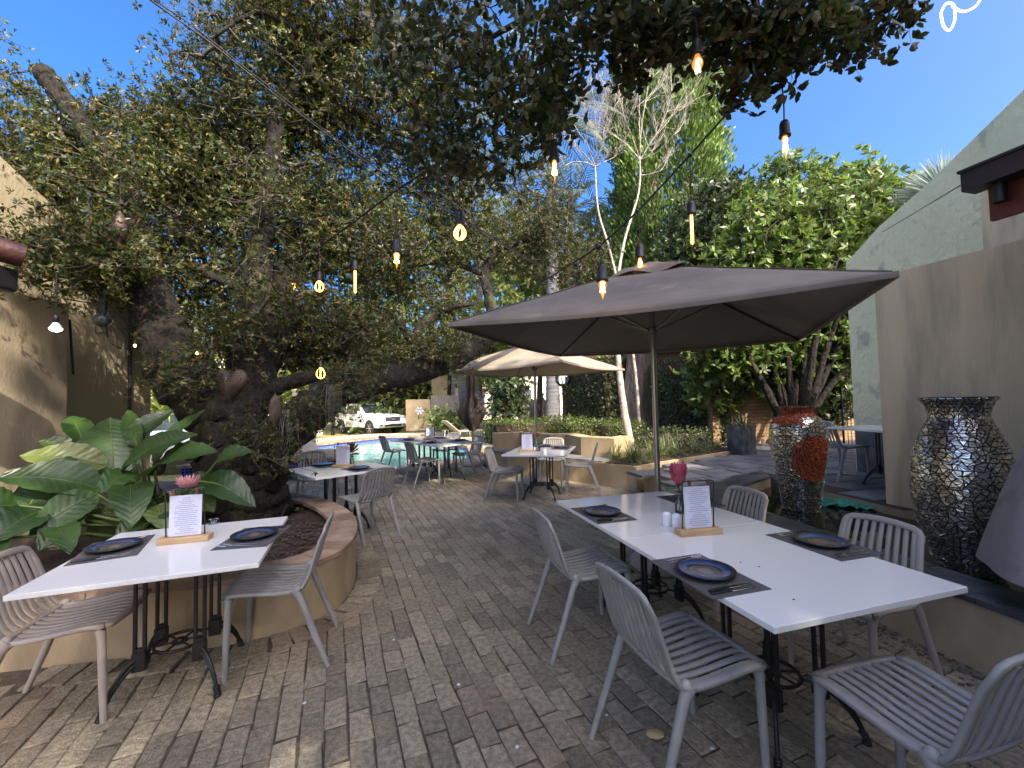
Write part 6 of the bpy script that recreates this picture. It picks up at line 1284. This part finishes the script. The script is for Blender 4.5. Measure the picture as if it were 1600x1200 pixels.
# ------------------------------------------------------------------ beyond the pool
def bld(name, poly, z0, z1, m_, label, cat='building', uvw=False):
    c0 = (poly[0][0], poly[0][1], z0); root = empty(name, c0, 0, label, cat); c = MB(); c.prism(poly, z0, z1); local(c, c0).build('wall', M[m_], root, uvw=uvw); return root, c0
r_, c0 = bld('carport', [(-12.5, 30), (-5.2, 30.5), (-5.2, 34), (-12.5, 34)], 0, 2.9, 'charcoal', 'charcoal clad carport behind the white pickup')
c = MB(); c.prism([(-12.9, 29.6), (-4.9, 30.1), (-4.9, 34.4), (-12.9, 34.4)], 2.9, 3.05); local(c, c0).build('roof', M['white_wall'], r_)
r_, c0 = bld('ochre_building', [(-5.2, 27.5), (-3.2, 27.4), (-3.2, 31), (-5.2, 31)], 0, 3.4, 'ochre', 'small ochre building right of the white pickup')
c = MB(); c.prism([(-5.5, 27.1), (-2.9, 27.0), (-2.9, 31.4), (-5.5, 31.4)], 3.4, 3.55); local(c, c0).build('roof', M['urn'], r_)
r_, c0 = bld('garden_wall', [(-6.0, 24.0), (-4.6, 23.8), (-4.6, 24.05), (-6.0, 24.25)], 0, 1.75, 'ochre', 'low ochre wall with a white flower motif by the pickup', 'wall')
c = MB()
for i in range(6): a_ = i * math.pi / 3; c.lathe([(.001, 0), (.09, .0)], (0, 0, 0), 8) if 0 else c.ball((-5.2 + .16 * math.cos(a_), 23.85, 1.1 + .16 * math.sin(a_)), .07, 6)
c.ball((-5.2, 23.84, 1.1), .08, 6); local(c, c0).build('flower_motif', M['ceramic'], r_)
def fence(P, Q, h_, n, label, m_='slats', name='fence', gap=.75):
    root = empty(name, (P[0], P[1], .2), 0, label, 'fence'); c = MB(); a_ = math.atan2(Q[1] - P[1], Q[0] - P[0]); L_ = math.dist(P, Q)
    for i in range(n): t = (i + .5) / n; c.box(((Q[0] - P[0]) * t, (Q[1] - P[1]) * t, h_ / 2), (L_ / n * gap, .025, h_ * rnd.uniform(.96, 1.03)), a_)
    c.build('boards', M[m_], root); c = MB()
    for z in (.3, h_ - .25): c.box(((Q[0] - P[0]) / 2, (Q[1] - P[1]) / 2 + .04, z), (L_, .05, .07), a_)
    c.build('rails', M[m_], root)
fence((-4.5, 23.6), (-2.9, 23.2), 1.75, 9, 'weathered grey board gate beyond the lawn', name='board_gate', gap=.96)
fence((-2.9, 24.0), (1.2, 23.5), 1.5, 60, 'thin bar fence behind the palms and loungers', 'iron', gap=.25)
r_, c0 = bld('white_house', [(-3.4, 33), (4.5, 33), (4.5, 40), (-3.4, 40)], 0, 5.2, 'white_wall', 'sunlit white house behind the palms beyond the pool', 'house')
for x, z in ((-2.6, 1.2), (-.9, 1.2), (1, 1.2), (-2.6, 3.4), (-.9, 3.4), (1, 3.4), (3, 3.4)):
    c = MB(); c.box((x, 32.97, z + .6), (1.0, .06, 1.2)); w2 = local(c, c0).build('window', M['window'], r_); c = MB()
    for dx in (-.5, 0, .5): c.box((x + dx, 32.93, z + .6), (.05, .05, 1.24))
    for dz in (0, 1.2): c.box((x, 32.93, z + dz), (1.06, .05, .05))
    local(c, c0).build('frame', M['ceramic'], w2)
c = MB(); c.add([(-3.9, 32.5, 5.2), (5, 32.5, 5.2), (5, 36.5, 7.2), (-3.9, 36.5, 7.2), (5, 40.5, 5.2), (-3.9, 40.5, 5.2)], [(0, 1, 2, 3), (3, 2, 4, 5), (0, 3, 5), (1, 4, 2), (0, 5, 4, 1)]); local(c, c0).build('roof', M['tile_red'], r_)
r_, c0 = bld('cream_house', [(-26, 24), (-13.5, 22), (-13.5, 30), (-26, 32)], 0, 4.6, 'white_wall', 'bright cream house seen between the left wall and the tree trunk', 'house')
for i in range(5):
    t = (i + .5) / 5; x, y = -26 + 12.5 * t, 24 - 2 * t; c = MB(); c.box((x, y - .04, 2.2), (1.1, .08, 1.5), R_(-9)); local(c, c0).build('window', M['window'], r_)
r_, c0 = bld('boundary_wall', [(-13.5, 15.0), (-9.8, 22), (-10, 22.2), (-13.8, 15.1)], 0, 2.0, 'white_wall', 'sunny cream boundary wall left of the pool', 'wall')
r_, c0 = bld('far_wall', [(-60, 46), (60, 46), (60, 46.4), (-60, 46.4)], 0, 3.0, 'ochre', 'long ochre boundary wall at the end of the property', 'wall')
leafbox('far_hedge', 'tall far screen of mixed foliage closing the garden', 'hedge', [(-22, 40), (20, 38), (20, 42), (-22, 43)], 0, 6.5, 15000, .42, .2, M['leaf_far'], rough=.9)
leafbox('side_hedge', 'leafy screen behind the brick wall on the right', 'hedge', [(5.5, 13.5), (14, 12), (14, 14), (5.8, 15)], .3, 5.0, 9000, .2, .1, M['leaf_dark'], rough=.4)
r_, c0 = bld('unseen_shade_house', [(-.5, -9), (12, -9), (12, -5.2), (-.5, -5.2)], 0, 6.8, 'white_wall', 'unseen two storey house added behind the viewer to shade the patio', 'house')  # house out of view, added to block the sun and bounce light
def shade(P0, C0, rad, k, label): return make_tree('added_shade_tree', label, Vector(P0), [([Vector(P0), Vector(P0).lerp(Vector(C0), .5) + Vector((.2, .1, 0)), Vector(C0)], [.4, .3, .12])], [(Vector(C0), rad, k)], M['leaf_dark'], M['bark'], per=6, L0=.24, W0=.12, sub=5, subr=.3, rr=.02, group='unseen trees added behind the viewer for shade')  # unseen trees, added to shade the foreground and dapple the left wall
shade((6.5, -4.7, 0), (6.2, -4.9, 10.3), (4.8, 2.4, 3.4), 1150, 'unseen tall tree added behind the viewer on the right to shade the patio')
shade((-.8, -4.7, 0), (.2, -4.6, 9.6), (2.8, 1.6, 3.0), 80, 'unseen thin tree added behind the viewer on the left to dapple the wall')
